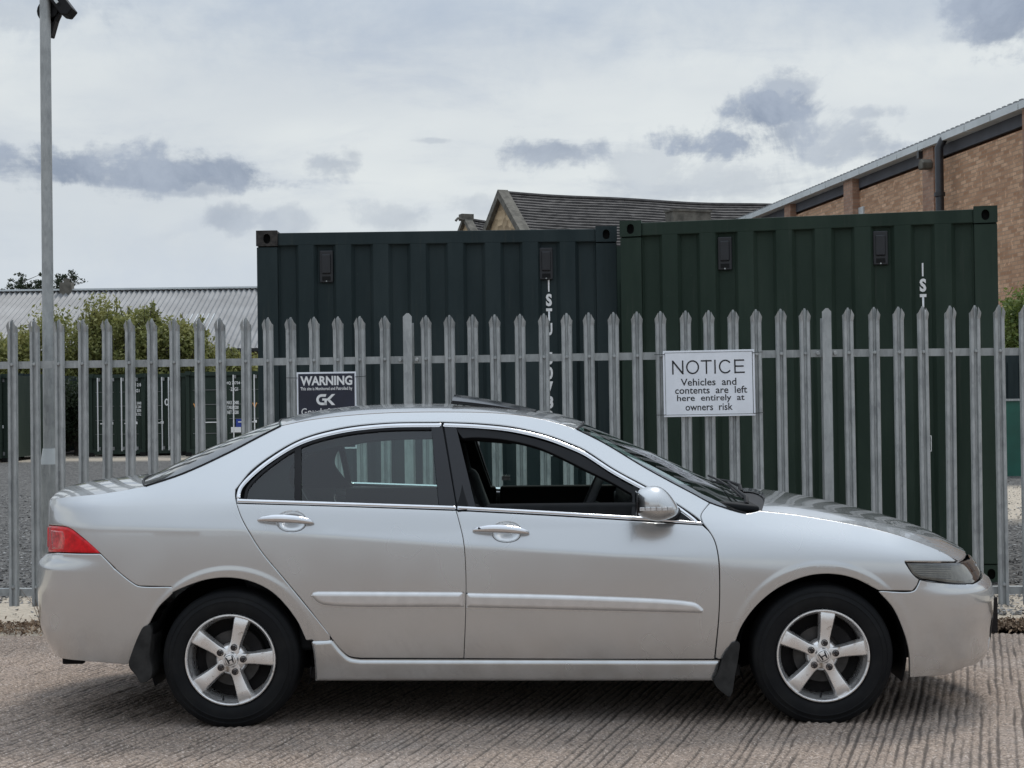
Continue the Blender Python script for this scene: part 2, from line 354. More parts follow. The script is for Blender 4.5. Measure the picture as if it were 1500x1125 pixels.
sy = t.n('ShaderNodeSeparateXYZ'); t.l(v, sy.inputs[0])
c = t.mix(t.sm(n2, .3, .72), (.130, .098, .076), (.50, .392, .312))
c = t.mix(t.sm(n3, .42, .75, 0, .45), c, (.27, .225, .195))
c = t.mix(t.sm(n1, .48, .72, 0, .45), c, (.32, .285, .26))
c = t.mix(t.sm(t.noise(v, .45, 5, .6), .55, .68, 0, .38), c, (.13, .105, .088)); c = t.mix(t.sm(n4, .62, .72, 0, .55), c, (.055, .048, .043))
c = t.mix(t.sm(t.noise(v, 95, 2, .5), .60, .68, 0, .7), c, (.72, .63, .56))
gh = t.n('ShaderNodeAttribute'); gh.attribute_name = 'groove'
c = t.mix(t.sm(gh.outputs['Fac'], .6, .12, 0, .8), c, (.06, .048, .040))  # dark colour painted into the grooves to deepen their shade
t.P(Base_Color=c, Roughness=.92); t.bump(t.math('ADD', n2, t.math('MULTIPLY', n4, .5)), .9, .006); M['concrete'] = t.m
nx, ny = 1080, 330
a = np.concatenate([np.linspace(-9, -4.6, 140, endpoint=False), np.linspace(-4.6, 4.6, nx-280, endpoint=False), np.linspace(4.6, 9, 140)]); b = np.concatenate([np.linspace(2.6, 6.0, 50, endpoint=False), np.linspace(6.0, 10.02, ny-50)])
A, B = np.meshgrid(a, b); uu = A*gn[0]+B*gn[1]; ww = A*gd[0]+B*gd[1]
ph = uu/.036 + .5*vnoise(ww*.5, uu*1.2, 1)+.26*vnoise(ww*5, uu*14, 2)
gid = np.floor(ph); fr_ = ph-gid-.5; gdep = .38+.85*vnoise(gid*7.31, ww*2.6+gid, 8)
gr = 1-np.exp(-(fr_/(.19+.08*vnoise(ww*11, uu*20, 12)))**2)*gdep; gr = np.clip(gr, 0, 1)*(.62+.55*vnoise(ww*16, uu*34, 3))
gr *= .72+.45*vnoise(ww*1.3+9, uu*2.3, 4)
rough = vnoise(A*60, B*60, 5)*.45+vnoise(A*28, B*28, 6)*.55
rut = vnoise(ww*.8, uu*6, 9)
Z = .0 - .0155 + .0125*gr + .0085*rough + .006*(vnoise(A*1.7, B*1.7, 7)-.5)
fenceY = lambda X: 10.05-.07*X
edge = np.clip((B-(fenceY(A)-.42))/.12, 0, 1); Z = Z*(1-edge)+edge*(-.03)
vs = np.stack([A, B, Z], -1).reshape(-1, 3)
ii = np.arange(ny*nx).reshape(ny, nx); fs = np.stack([ii[:-1, :-1], ii[:-1, 1:], ii[1:, 1:], ii[1:, :-1]], -1).reshape(-1, 4)
me = bpy.data.meshes.new('road'); me.vertices.add(len(vs)); me.vertices.foreach_set('co', vs.ravel())
me.loops.add(fs.size); me.loops.foreach_set('vertex_index', fs.ravel()); me.polygons.add(len(fs)); me.polygons.foreach_set('loop_start', np.arange(0, fs.size, 4)); me.polygons.foreach_set('loop_total', np.full(len(fs), 4))
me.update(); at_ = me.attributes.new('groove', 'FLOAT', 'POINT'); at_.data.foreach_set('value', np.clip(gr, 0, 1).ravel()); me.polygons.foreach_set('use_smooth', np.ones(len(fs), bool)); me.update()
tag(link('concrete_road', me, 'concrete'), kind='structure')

t = NT('yard_ground'); v = t.pos(); sy = t.n('ShaderNodeSeparateXYZ'); t.l(v, sy.inputs[0]); Yc = sy.outputs[1]
wob = t.math('MULTIPLY', t.math('SUBTRACT', t.noise(v, .35, 3), .5), 3.)
Yw = t.math('ADD', Yc, wob)
vo = t.n('ShaderNodeTexVoronoi'); t.l(v, vo.inputs['Vector']); vo.inputs['Scale'].default_value = 24; hs = t.n('ShaderNodeSeparateColor'); t.l(vo.outputs['Color'], hs.inputs[0])
grav = t.mix(hs.outputs[0], (.02, .0195, .019), (.17, .163, .152))
sand = t.mix(t.noise(v, 8, 6), (.36, .30, .23), (.60, .53, .43))
b1 = t.math('MULTIPLY', t.sm(Yw, 9.4, 9.9), t.sm(Yw, 12.3, 11.8)); b2 = t.math('MULTIPLY', t.sm(Yw, 17.5, 19.), t.sm(Yw, 26, 24)); b3 = t.math('MULTIPLY', t.sm(Yw, 42, 44), t.sm(Yw, 50, 48))
xr_ = t.sm(sy.outputs[0], 0., 3.); 
f = t.math('MAXIMUM', t.math('MAXIMUM', b1, t.math('MULTIPLY', b2, xr_)), t.math('MULTIPLY', b3, .8))
near = t.mix(t.noise(v, 30, 6, .7), (.14, .11, .09), (.34, .27, .22))
c = t.mix(f, grav, sand); c = t.mix(t.sm(Yc, 10.0, 9.7), c, near)
t.P(Base_Color=c, Roughness=.95); t.bump(vo.outputs['Distance'], .8, .03); M['yard'] = t.m
tag(pyd('ground', [(-900, -300, -.03), (900, -300, -.03), (900, 1500, -.03), (-900, 1500, -.03)], [(0, 1, 2, 3)], 'yard'), kind='structure')
# crushed stone in the yard, in front of and between the containers
m = MB(); rs = np.random.RandomState(3)
for k in range(15000):
    Y = 10.4+ (rs.rand()**1.7)*16; X = (rs.uniform(-.36, -.18) if rs.rand() < .8 else rs.uniform(.30, .36))*Y
    if 10.4 < Y < 11.7 and X < 0 and rs.rand() < .9: continue
    s = rs.uniform(.010, .026); q = rs.uniform(-1, 1, (4, 3))*s; q[:, 2] = np.abs(q[:, 2])*.8; q += (X, Y, -.03); m.add(q, [(0, 1, 2), (0, 2, 3), (0, 3, 1), (1, 3, 2)])
t = NT('gravel_stone'); t.P(Base_Color=t.mix(t.n('ShaderNodeNewGeometry').outputs['Random Per Island'], (.02, .02, .022), (.36, .355, .345)), Roughness=.9); M['gravel'] = t.m
tag(m.build('gravel', 'gravel'), 'loose grey crushed stone scattered over the storage yard behind the fence', 'gravel', kind='stuff')
# dead leaves and grit along the foot of the fence
m = MB()
for k in range(9000):
    X = rs.uniform(-4.4, -2.2) if rs.rand() < .4 else (rs.uniform(2.6, 4.4) if rs.rand() < .7 else rs.uniform(-3, 3)); Y = fenceY(X)-.02+rs.normal()*.13
    s = rs.uniform(.006, .020); z = -.02+abs(rs.normal())*.022*math.exp(-((Y-fenceY(X))/.2)**2)
    q = rs.uniform(-1, 1, (4, 3))*s+(X, Y, z+.008); m.add(q, [(0, 1, 2), (0, 2, 3)])
t = NT('leaf_litter'); t.P(Base_Color=t.mix(t.n('ShaderNodeNewGeometry').outputs['Random Per Island'], (.07, .04, .025), (.42, .30, .20)), Roughness=.9); M['litter'] = t.m
tag(m.build('leaf_litter', 'litter'), 'dry brown leaves and grit gathered along the foot of the palisade fence', 'leaf litter', kind='stuff')
m = MB()
for X, n in ((-3.13, 9), (4.42, 14), (4.2, 8), (-2.9, 5)):
    for k in range(n):
        a0 = rs.uniform(0, 6.28); l = rs.uniform(.08, .26); x0 = X+rs.normal()*.05; y0 = fenceY(X)-.05+rs.normal()*.05
        m.tube([(x0, y0, -.03), (x0+.3*l*math.cos(a0), y0, l*.6), (x0+.7*l*math.cos(a0), y0+.1*l, l)], [.0025, .0018, .0008], 4)
tag(m.build('dry_weeds', 'twig'), 'thin dry weed stalks growing at the foot of the fence', 'weeds', kind='stuff')

# ================================================================== THE CAR (local frame: x forward from the rear axle, -y towards the camera, z up)
YAW = -R(2.09); TX, TY = -1.262, 7.831
cy_, sy_ = math.cos(YAW), math.sin(YAW)
def toW(p): p = np.asarray(p, float); return np.stack([TX+p[..., 0]*cy_-p[..., 1]*sy_, TY+p[..., 0]*sy_+p[..., 1]*cy_, p[..., 2]], -1)
def toL(p): p = np.asarray(p, float); a, b = p[..., 0]-TX, p[..., 1]-TY; return np.stack([a*cy_+b*sy_, -a*sy_+b*cy_, p[..., 2]], -1)
def projL(p): return proj(toW(p))
nvec = np.array([-sy_, cy_, 0])
def planeL(px, py, y):                            # pixel -> point on the car's local plane y = const
    q0 = toW(np.array([0, y, 0.])); return toL(onplane(px, py, q0, nvec))
def sp(u, k): return k*np.logaddexp(0, u/k)
def tab(xs, ys): return lambda x: np.interp(x, xs, ys)
def curve_tab(px, y):
    q = np.array([planeL(a, b, y) for a, b in px]); return tab(q[:, 0], q[:, 2]), q
zc, _q = curve_tab([(60, 770), (140, 772), (345, 776), (500, 785), (660, 797), (900, 812), (1050, 818), (1180, 822), (1460, 830)], -.865)
zb, _q = curve_tab([(40, 741), (80, 738), (200, 735), (345, 736), (500, 741), (660, 747), (850, 758), (1020, 768), (1100, 776), (1200, 788), (1300, 802), (1400, 818), (1470, 832)], -.80)
Wb = tab([-1.1, -.6, -.1, .5, 1.4, 2.2, 2.8, 3.2, 3.6], [.835, .858, .873, .878, .88, .878, .872, .860, .84])
s2f = tab([-1.2, -.7, -.3, .2, 1.6, 2.1, 2.5, 3.2, 3.6], [1.25, .95, .62, .58, .58, .66, .95, 1.15, 1.2])
k1f = tab([-1.2, -.6, 0, 1.9, 2.5, 3.5], [.010, .007, .0045, .0045, .028, .035])
k2f = tab([-1.2, -.6, -.2, .1, 1.7, 2.1, 2.4, 3.5], [.012, .014, .03, .014, .010, .022, .026, .02])
s1f = tab([-1.2, -.5, 2.0, 2.6, 3.5], [.18, .28, .305, .29, .18])
def Wd(x, z):
    low = np.where(z < .68, .040*(np.abs(.68-z)/.42)**2, .004*(np.clip(z-.68, 0, .20)/.2)**2)
    s1 = s1f(x); w = Wb(x)-low-s1*sp(z-zc(x), k1f(x))-(s2f(x)-s1)*sp(z-zb(x), k2f(x))
    up = np.clip(z-1.0, 0, 1); w = w-.22*up**2
    for cx in (0., 2.67):
        r = np.hypot(x-cx, z-.301); e = np.clip((.432-r)/.026, 0, 1); w = w+(.0021*e*e*(3-2*e)-.09*np.clip(.405-r, 0, .06))*np.clip((z-.20)/.1, 0, 1)
    return w
XR0, XF0, TR, TF = -.52, 2.98, 1.15, 1.25
TEND_R, TEND_F = XR0-TR, XF0+TF
zr_t = [.15, .25, .30, .36, .42, .60, .725, .74, .758, .80, .90, 1.0, 1.10]
xr_v = [-.93, -.975, -1.002, -1.042, -1.064, -1.075, -1.067, -1.045, -1.016, -1.012, -1.011, -1.012, -.985]
zf_t = [.15, .20, .25, .35, .42, .50, .56, .585, .605, .66, .72, .78]
xf_v = [3.50, 3.565, 3.59, 3.597, 3.610, 3.614, 3.603, 3.585, 3.548, 3.517, 3.47, 3.40]
xrz = tab(zr_t, xr_v); xfz = tab(zf_t, xf_v)
def sm_tab(f, z, h=.012): return (f(z-h)+f(z)+f(z+h)+f(z-h/2)+f(z+h/2))/5
NR, NF = 2.5, 2.15
def Side(t, z):
    t = np.asarray(t, float); z = np.asarray(z, float)
    ar = np.clip((XR0-t)/TR, 0, 1.25)*PI/2; af = np.clip((t-XF0)/TF, 0, 1.25)*PI/2
    sr = np.abs(np.sin(ar))**(2/NR); sf = np.abs(np.sin(af))**(2/NF)
    x = np.where(t < XR0, XR0-(XR0-sm_tab(xrz, z))*sr, np.where(t > XF0, XF0+(sm_tab(xfz, z)-XF0)*sf, t))
    cr = np.sign(np.cos(ar))*np.abs(np.cos(ar))**(2/NR); cf = np.sign(np.cos(af))*np.abs(np.cos(af))**(2/NF)
    y = Wd(x, z)*np.where(t < XR0, cr, np.where(t > XF0, cf, 1.))
    return np.stack([x, -y, z], -1)
def solve(pts, S=Side):                           # pixels -> surface parameters
    pts = np.array(pts, float); u = (pts[:, 0]-750)/324-TX; w = (590-pts[:, 1])/324+HC
    u = np.clip(u, -1.15, 3.7)
    for it in range(40):
        e = projL(S(u, w))-pts; h = 1e-4
        a = (projL(S(u+h, w))-projL(S(u, w)))/h; b = (projL(S(u, w+h))-projL(S(u, w)))/h
        det = a[:, 0]*b[:, 1]-a[:, 1]*b[:, 0]; ok = np.abs(det) > 4000; det = np.where(ok, det, 1e9)
        du = (e[:, 0]*b[:, 1]-e[:, 1]*b[:, 0])/det; dw = (a[:, 0]*e[:, 1]-a[:, 1]*e[:, 0])/det
        u = u-np.clip(du, -.12, .12)*.8; w = w-np.clip(dw, -.1, .1)*.8
        u = np.clip(u, TEND_R, TEND_F)
    return np.stack([u, w], 1)
def poly_resample(P, step):
    out = []
    for i in range(len(P)):
        a, b = P[i], P[(i+1) % len(P)]; n = max(1, int(round(np.linalg.norm(b-a)/step)))
        out += [a+(b-a)*k/n for k in range(n)]
    return np.array(out)
def area2(P): return np.sum(P[:, 0]*np.roll(P[:, 1], -1)-P[:, 1]*np.roll(P[:, 0], -1))
def clean(P, tol=.0015):
    out = [P[0]]
    for p in P[1:]:
        if np.linalg.norm(p-out[-1]) > tol: out.append(p)
    if np.linalg.norm(out[-1]-out[0]) < tol: out.pop()
    return np.array(out)
def inset(P, d):
    a = P-np.roll(P, 1, 0); b = np.roll(P, -1, 0)-P
    a /= np.linalg.norm(a, axis=1)[:, None]; b /= np.linalg.norm(b, axis=1)[:, None]
    na = np.stack([-a[:, 1], a[:, 0]], 1); nb = np.stack([-b[:, 1], b[:, 0]], 1); n = na+nb
    L = np.linalg.norm(n, axis=1)[:, None]; n = n/np.maximum(L, .3); c = np.maximum(np.sum(n*na, 1), .45)[:, None]
    return P+n*d/c
def inside(pts, P):
    x, y = pts[:, 0][:, None], pts[:, 1][:, None]; a, b = P, np.roll(P, -1, 0)
    c = ((a[:, 1] > y) != (b[:, 1] > y)) & (x < (b[:, 0]-a[:, 0])*(y-a[:, 1])/np.where(b[:, 1] == a[:, 1], 1e-12, b[:, 1]-a[:, 1])+a[:, 0])
    return c.sum(1) % 2 == 1
def dist(pts, P):
    a, b = P, np.roll(P, -1, 0); d = b-a; L = np.sum(d*d, 1); out = np.empty(len(pts))
    for i in range(0, len(pts), 4000):
        q = pts[i:i+4000, None, :]; t_ = np.clip(np.sum((q-a)*d, 2)/L, 0, 1); out[i:i+4000] = np.sqrt(np.min(np.sum((q-a-t_[..., None]*d)**2, 2), 1))
    return out
def surf_frame(S, u, w, h=4e-4):
    a = (S(u+h, w)-S(u-h, w)); b = (S(u, w+h)-S(u, w-h)); n = np.cross(a, b); return n/np.maximum(np.linalg.norm(n, axis=1), 1e-12)[:, None]
def panel(name, P, mat, parent, off=0., pil=(.004, .003), skirt=.016, ins=.0015, grid=.022, holes=(), S=Side, feats=True, mirror=True, step=.012, label=None, rawins=False, skirt_mat=None):
    P = clean(np.array(P, float)); P = P if area2(P) > 0 else P[::-1]
    P = poly_resample(P, step); P = inset(P, ins) if ins else P
    H = []
    for h in holes:
        h = clean(np.array(h, float)); h = h if area2(h) > 0 else h[::-1]; H.append(inset(poly_resample(h, step), -ins) if ins else poly_resample(h, step))
    r, hh = pil
    def dst(q):
        d = dist(q, P)
        for h in H: d = np.minimum(d, dist(q, h))
        return d
    def ok(q, dm):
        m = inside(q, P)
        for h in H: m &= ~inside(q, h)
        q = q[m]; return q[dst(q) > dm] if len(q) else q
    pts = []
    for fr in (.25, .62, 1.0):
        for L, sg in [(P, 1)]+[(h, -1) for h in H]:
            q = inset(L, sg*r*fr); q = ok(q, r*fr*.8); pts.append(q)
    lo, hi = P.min(0), P.max(0)
    gx, gy = np.meshgrid(np.arange(lo[0]+grid/2, hi[0], grid), np.arange(lo[1]+grid/2, hi[1], grid)); g = np.stack([gx.ravel(), gy.ravel()], 1)
    fp = []
    if feats and S is Side:
        xq_ = lambda q: Side(q, np.full(len(q), .85))[:, 0]
        for f_, ds in ((zc, (-.016, -.007, 0, .007, .016)), (zb, (-.02, -.008, 0, .008, .02))):
            xs = np.arange(lo[0], hi[0], grid*.8)
            for q in ds: fp.append(np.stack([xs, f_(xq_(xs))+q], 1))
        for cx_ in (0., 2.67):
            for r_ in (.36, .385, .395, .402, .408, .414, .420, .426, .433, .442):
                q_ = np.arange(-.2, PI+.2, .045); fp.append(np.stack([cx_+r_*np.cos(q_), .301+r_*np.sin(q_)], 1))
            g = g[np.abs(np.hypot(g[:, 0]-cx_, g[:, 1]-.301)-.412) > .04]
        fp = np.concatenate(fp); dz = np.minimum(np.abs(g[:, 1]-zc(xq_(g[:, 0]))), np.abs(g[:, 1]-zb(xq_(g[:, 0])))); g = g[dz > .024]
        fp = ok(fp, r+.004); pts.append(fp)
    pts.append(ok(g, r+grid*.35))
    bl = [P]+H; base = np.concatenate(bl); n0 = len(base)
    allp = np.concatenate([base]+[q for q in pts if len(q)])
    edges = []; k = 0
    for L in bl: edges += [(k+i, k+(i+1) % len(L)) for i in range(len(L))]; k += len(L)
    o = delaunay_2d_cdt([Vector(p) for p in allp], edges, [], 0, 1e-6)
    vv = np.array([tuple(p) for p in o[0]]); T = np.array([f for f in o[2] if len(f) == 3])
    cen = vv[T].mean(1); m = inside(cen, P)
    for h in H: m &= ~inside(cen, h)
    T = T[m]
    def disp(q):
        d = np.clip(dst(q)/r, 0, 1); return off+hh*(np.sqrt(np.clip(1-(1-d)**2, 0, 1))-1)
    def pos(q, e=0): 
        s = S(q[:, 0], q[:, 1]); n = surf_frame(S, q[:, 0], q[:, 1]); return s+n*(disp(q)-e)[:, None], n
    X, n = pos(vv); h = 3e-4 if r > .01 else 2e-4
    # outline vertices first: analytic normals with the rolled edge mixed in
    dd = np.clip(dst(vv)/r, 0, 1); e1 = np.array([h, 0]); e2 = np.array([0, h])
    gx_ = (disp(vv+e1)-disp(vv-e1))/(2*h); gy_ = (disp(vv+e2)-disp(vv-e2))/(2*h)
    a = (S(vv[:, 0]+h, vv[:, 1])-S(vv[:, 0]-h, vv[:, 1]))/(2*h); b = (S(vv[:, 0], vv[:, 1]+h)-S(vv[:, 0], vv[:, 1]-h))/(2*h)
    gx_ = np.clip(gx_, -1.5, 1.5); gy_ = np.clip(gy_, -1.5, 1.5)
    nn = np.cross(a+n*gx_[:, None], b+n*gy_[:, None]); nn /= np.maximum(np.linalg.norm(nn, axis=1), 1e-12)[:, None]
    # outward = towards -y
    tri = T; fn = np.cross(X[tri[:, 1]]-X[tri[:, 0]], X[tri[:, 2]]-X[tri[:, 0]]); flip = np.sum(fn*nn[tri[:, 0]], 1) < 0; tri = tri.copy(); tri[flip] = tri[flip][:, ::-1]
    V = [X]; Nn = [nn]; F = [tuple(f) for f in tri]; k = len(X); nm = [] 
    for li, L in enumerate(bl):
        a3, nb = pos(L); b3 = a3-nb*skirt; m_ = len(L)
        out = np.cross(np.roll(a3, -1, 0)-np.roll(a3, 1, 0), nb); out /= np.maximum(np.linalg.norm(out, axis=1), 1e-12)[:, None]
        V += [a3, b3]; Nn += [out, out]
        F += [(k+i, k+m_+i, k+m_+(i+1) % m_, k+(i+1) % m_) for i in range(m_)]; k += 2*m_
    V = np.concatenate(V); Nn = np.concatenate(Nn)
    res = []
    for side in ((1, -1) if mirror else (1,)):
        me = bpy.data.meshes.new(name); Vm = V*[1, side, 1]; Fm = [tuple(int(i) for i in (f if side == 1 else f[::-1])) for f in F]
        me.from_pydata(Vm.tolist(), [], Fm); me.polygons.foreach_set('use_smooth', [True]*len(me.polygons)); me.update()
        if len(me.vertices) == len(Nn): me.normals_split_custom_set_from_vertices((Nn*[1, side, 1]).tolist())
        ob = link(name, me, mat, parent)
        if label: ob['label'] = label
        res.append(ob)
    return res
def ribbon(pxs, w, d0=0., n=8):                   # parameter polygon of a strip w metres wide along a pixel curve
    c = solve(np.array(smooth_curve(pxs, n))); t_ = np.gradient(c, axis=0); t_ /= np.linalg.norm(t_, axis=1)[:, None]; q = np.stack([-t_[:, 1], t_[:, 0]], 1)
    return np.concatenate([c+q*(d0), (c+q*(d0+w))[::-1]])

car = tag(empty('car', (TX, TY, 0), YAW), 'silver four door saloon car parked side on in front of the palisade fence, facing right', 'car')

# ---- traced outlines (photograph pixels, laid onto the car's surface)
cut_top = [(345, 717), (352, 708), (367, 690), (397, 667), (440, 643), (497, 627), (563, 619.5), (648, 618)]
cut_topf = [(648, 618), (700, 620), (750, 625), (800, 636.5), (837, 650), (857, 659), (900, 687), (950, 714), (983, 732.5), (1017, 755), (1029, 765)]
cut_rear = [(345, 717), (344.5, 725), (346, 735), (353, 757), (367, 783), (383, 808), (417, 849), (450, 889), (483, 930)]
ditch = [(413, 623), (449, 615.5), (490, 610), (563, 604.5), (650, 603), (733, 605), (783, 611), (812, 617.5), (845, 628)]
apil = [(845, 628), (883, 647), (950, 687), (1017, 723), (1040, 736)]
backl = [(413, 623), (383, 637), (333, 663), (267, 693), (211, 712)]
archR = [(253, 868), (267, 861.5), (300, 850), (333, 846.5), (367, 852), (400, 869), (433, 907), (448, 938)]
bump_r = [(147, 811), (160, 824), (173, 837), (197, 855.5), (204, 858.5), (253, 859.5)]
decks = [(211, 712), (150, 722), (100, 727), (72, 731)]
tl_top = [(72, 769), (100, 773), (120, 787), (147, 811)]
# the quarter panel with roof rail and A-pillar is one pressing
Q = np.concatenate([solve(runs(bump_r[:-1], [bump_r[-2], (250, 859.5)], archR[:][0:], [(448, 938), (483, 938), (483, 930)])[0:]),
    solve(runs(cut_rear[::-1], cut_top, cut_topf, [(1029, 765), (1027, 755), (1040, 736)], apil[::-1], ditch[::-1], backl, decks))])
tz = solve([(72, 731), (72, 769)])
tl_top_p = solve(runs(tl_top[1:])) 
zt_ = [tz[0][1], tz[1][1]]; tcorner = TEND_R+.52
Q = np.concatenate([Q, [(tcorner, zt_[0])], [(tcorner, zt_[1])], solve(runs(tl_top[:]))[2:-1]])
panel('quarter_panel', Q, 'paint', car, grid=.022)
# rear bumper, wraps to the centre line
bz = solve([(187, 974), (222, 917)])
rb = np.concatenate([solve(runs(bump_r, [(253, 859.5), (253, 868), (233, 889), (218, 915)], [(218, 915), (205, 948), (187, 974)], [(187, 974), (113, 968)])),
     [(TEND_R+.42, .278), (TEND_R, .28), (TEND_R, .762), (TEND_R+.45, .762)], solve([(83, 809.5), (100, 810.3), (125, 811)])])
panel('rear_bumper', rb, 'paint', car, grid=.024)
tl = np.concatenate([[(tcorner-.02, solve([(70, 808)])[0][1]), (tcorner-.02, zt_[1]-.004)], solve(runs([(75, 769.5), (100, 773), (120, 787), (137, 800), (147, 811)], [(147, 811), (83, 809)]))])
panel('tail_light', tl, 'red', car, off=.002, pil=(.012, .006), feats=False, grid=.016)
tp = [(TEND_R, .765), (tcorner-.024, .765), (tcorner-.024, zt_[1]), (tcorner, zt_[1]), (tcorner, zt_[0]), (TEND_R, zt_[0]+.012)]
panel('boot_rear_panel', tp, 'paint', car, grid=.03, feats=False)
panel('tail_light_lens', solve(runs([(75, 776), (93, 778)], [(93, 778), (96, 790), (94, 805)], [(94, 805), (77, 804.5)], [(77, 804.5), (75, 776)])), 'red_pale', car, off=.0035, pil=(.008, .003), feats=False, grid=.010, ins=0)
il = [(tcorner-.024, .79), (TEND_R+.30, .79), (TEND_R+.34, zt_[1]-.01), (tcorner-.026, zt_[1]-.01)]
panel('tail_light', il, 'red', car, off=.004, pil=(.012, .004), feats=False)
# doors
belt_r = [(346, 737), (500, 741.5), (668, 747.5)]
bcut = [(668, 747.5), (674, 770), (679, 793), (682.5, 845), (682, 900), (679.5, 965)]
rd = np.concatenate([solve(runs([(668, 747.5), (500, 741.5), (346, 737)], [(346, 737), (353, 757), (367, 783), (383, 808), (417, 849), (450, 889), (483, 932), (497, 950), (511, 961.5), (528, 964.5)], [(528, 964.5), (679.5, 965)], bcut[::-1]))])
def oval(cx, cy, rx, ry, n=28, p=2.3): return solve([(cx+rx*np.sign(math.cos(q))*abs(math.cos(q))**(2/p), cy+ry*np.sign(math.sin(q))*abs(math.sin(q))**(2/p)) for q in np.linspace(0, 2*PI, n, endpoint=False)])
hr, hf = oval(427, 764, 21, 14.5), oval(742, 779.5, 21, 14.5)
panel('rear_door', rd, 'paint', car, holes=[hr])
fcut = [(1029, 769), (1040, 780), (1047, 793), (1052, 815), (1054, 850), (1053, 900), (1047, 964)]
fd = np.concatenate([solve(runs(bcut, [(679.5, 965), (860, 966), (1047, 966)], fcut[::-1], [(1029, 769), (850, 757.5), (668, 747.5)]))])
panel('front_door', fd, 'paint', car, holes=[hf])
for h in (hr, hf): panel('handle_recess', h, 'paint', car, off=-.017, pil=(.036, -.017), ins=0, skirt=.001, grid=.008, feats=False, step=.006)
# sill
sl = solve(runs([(455, 938.5), (487, 937)], [(487, 937), (499, 952), (512, 963), (528, 966)], [(528, 966), (1055, 967.2)], [(1055, 967.2), (1051, 984), (1045, 998)], [(1045, 998), (462, 998)], [(462, 998), (459, 960), (455, 938.5)]))
panel('sill', sl, 'paint', car, off=.010, pil=(.020, .016), grid=.02, feats=False)
# front wing
archF = [(1076, 945), (1087, 917), (1110, 886), (1143, 860), (1183, 844), (1217, 841), (1250, 847), (1287, 865)]
hoodcut = [(1113, 747.5), (1160, 752.5), (1215, 761), (1270, 771.5), (1320, 784.5), (1360, 799), (1385, 810.5), (1401, 821)]
wing = solve(runs([(1029.6, 766), (1040.4, 780), (1047.5, 793), (1052.6, 815), (1054.6, 850), (1053.6, 900), (1047.8, 964)], [(1047.8, 964), (1057, 966), (1072, 945)], archF, [(1287, 865), (1337, 865.5)],
    [(1337, 865.5), (1343, 858), (1347, 848)], [(1347, 848), (1337, 840), (1326, 824)], [(1326, 822.5), (1399, 822.5)], hoodcut[::-1][0:], [(1113, 747.5), (1093, 751.5), (1070, 746.5), (1040, 736)], [(1040, 736), (1027, 754.5), (1029.6, 766)]))
panel('front_wing', wing, 'paint', car)
# front bumper, wraps to the centre line
fb = np.concatenate([solve(runs([(1287, 867), (1308, 891), (1323, 924), (1331, 955), (1333, 993)], [(1333, 993), (1383, 990)])), [(3.50, .208), (3.66, .206), (3.80, .215), (TEND_F, .215), (TEND_F, .595), (3.98, .605)],
     solve(runs([(1425, 855), (1393, 854.5), (1348, 849)], [(1348, 849), (1344, 858), (1338, 865.5), (1287, 865.5)]))])
panel('front_bumper', fb, 'paint', car, grid=.022, feats=False)
hl = np.concatenate([solve(runs([(1425, 854.5), (1393, 853.5), (1347, 847.5)], [(1347, 847.5), (1337, 839.5), (1327, 824)], [(1327, 824), (1390, 824), (1405, 823), (1421, 818)])), [(3.90, .700), (4.00, .690), (4.03, .64), (3.95, .612)]])
panel('headlight', hl, 'lens', car, off=.002, pil=(.012, .006), feats=False, grid=.016, skirt=.004)
panel('headlight_housing', hl, 'reflector', car, off=-.026, pil=(.012, -.006), feats=False, grid=.016, skirt=-.018, ins=.001)
P3 = lambda px, py, e=0.: (lambda q: Side(q[:, 0], q[:, 1])[0]-np.array([0, 0, 0])+surf_frame(Side, q[:, 0], q[:, 1])[0]*e)(solve([(px, py)]))
for sd_ in (1, -1):
    m = MB()
    for k in range(7):
        y = 827+3.3*k; pts = [P3(x, y, -.010)*[1, sd_, 1] for x in np.linspace(1336+2.0*k, 1396, 8)]; m.tube(pts, .0022, 5)
    m.build('lens_ridges', 'white_lens', car)
panel('headlight_seal', ribbon([(1327, 823.5), (1337, 840), (1347, 848.3), (1393, 854.8), (1415, 855.2)], .0035, -.003), 'gloss_black', car, off=.003, pil=(.002, .001), ins=0, feats=False)
panel('bonnet_lip', [(3.56, .690), (3.74, .698), (3.92, .700), (4.02, .690), (TEND_F, .692), (TEND_F, .745), (3.9, .735), (3.56, .715)], 'paint', car, off=-.010, feats=False, ins=0, skirt=.004)
gr_ = [(TEND_F, .615), (TEND_F-.42, .63), (TEND_F-.40, .69), (TEND_F, .70)]
panel('grille', gr_, 'gloss_black', car, feats=False, off=-.01)
gb = [(TEND_F, .64), (TEND_F-.38, .645), (TEND_F-.38, .66), (TEND_F, .658)]
panel('grille_bar', gb, 'chrome', car, feats=False, off=.006, pil=(.006, .004))
lg = [(TEND_F, .27), (TEND_F-.35, .28), (TEND_F-.38, .40), (TEND_F, .41)]
panel('lower_grille', lg, 'black', car, feats=False, off=.004)
fg = [(3.86+.05*math.cos(q)*1.1, .275+.038*math.sin(q)) for q in np.linspace(0, 2*PI, 20, endpoint=False)]
panel('fog_light', fg, 'white_lens', car, feats=False, off=.004, pil=(.02, .008), ins=0, grid=.012)
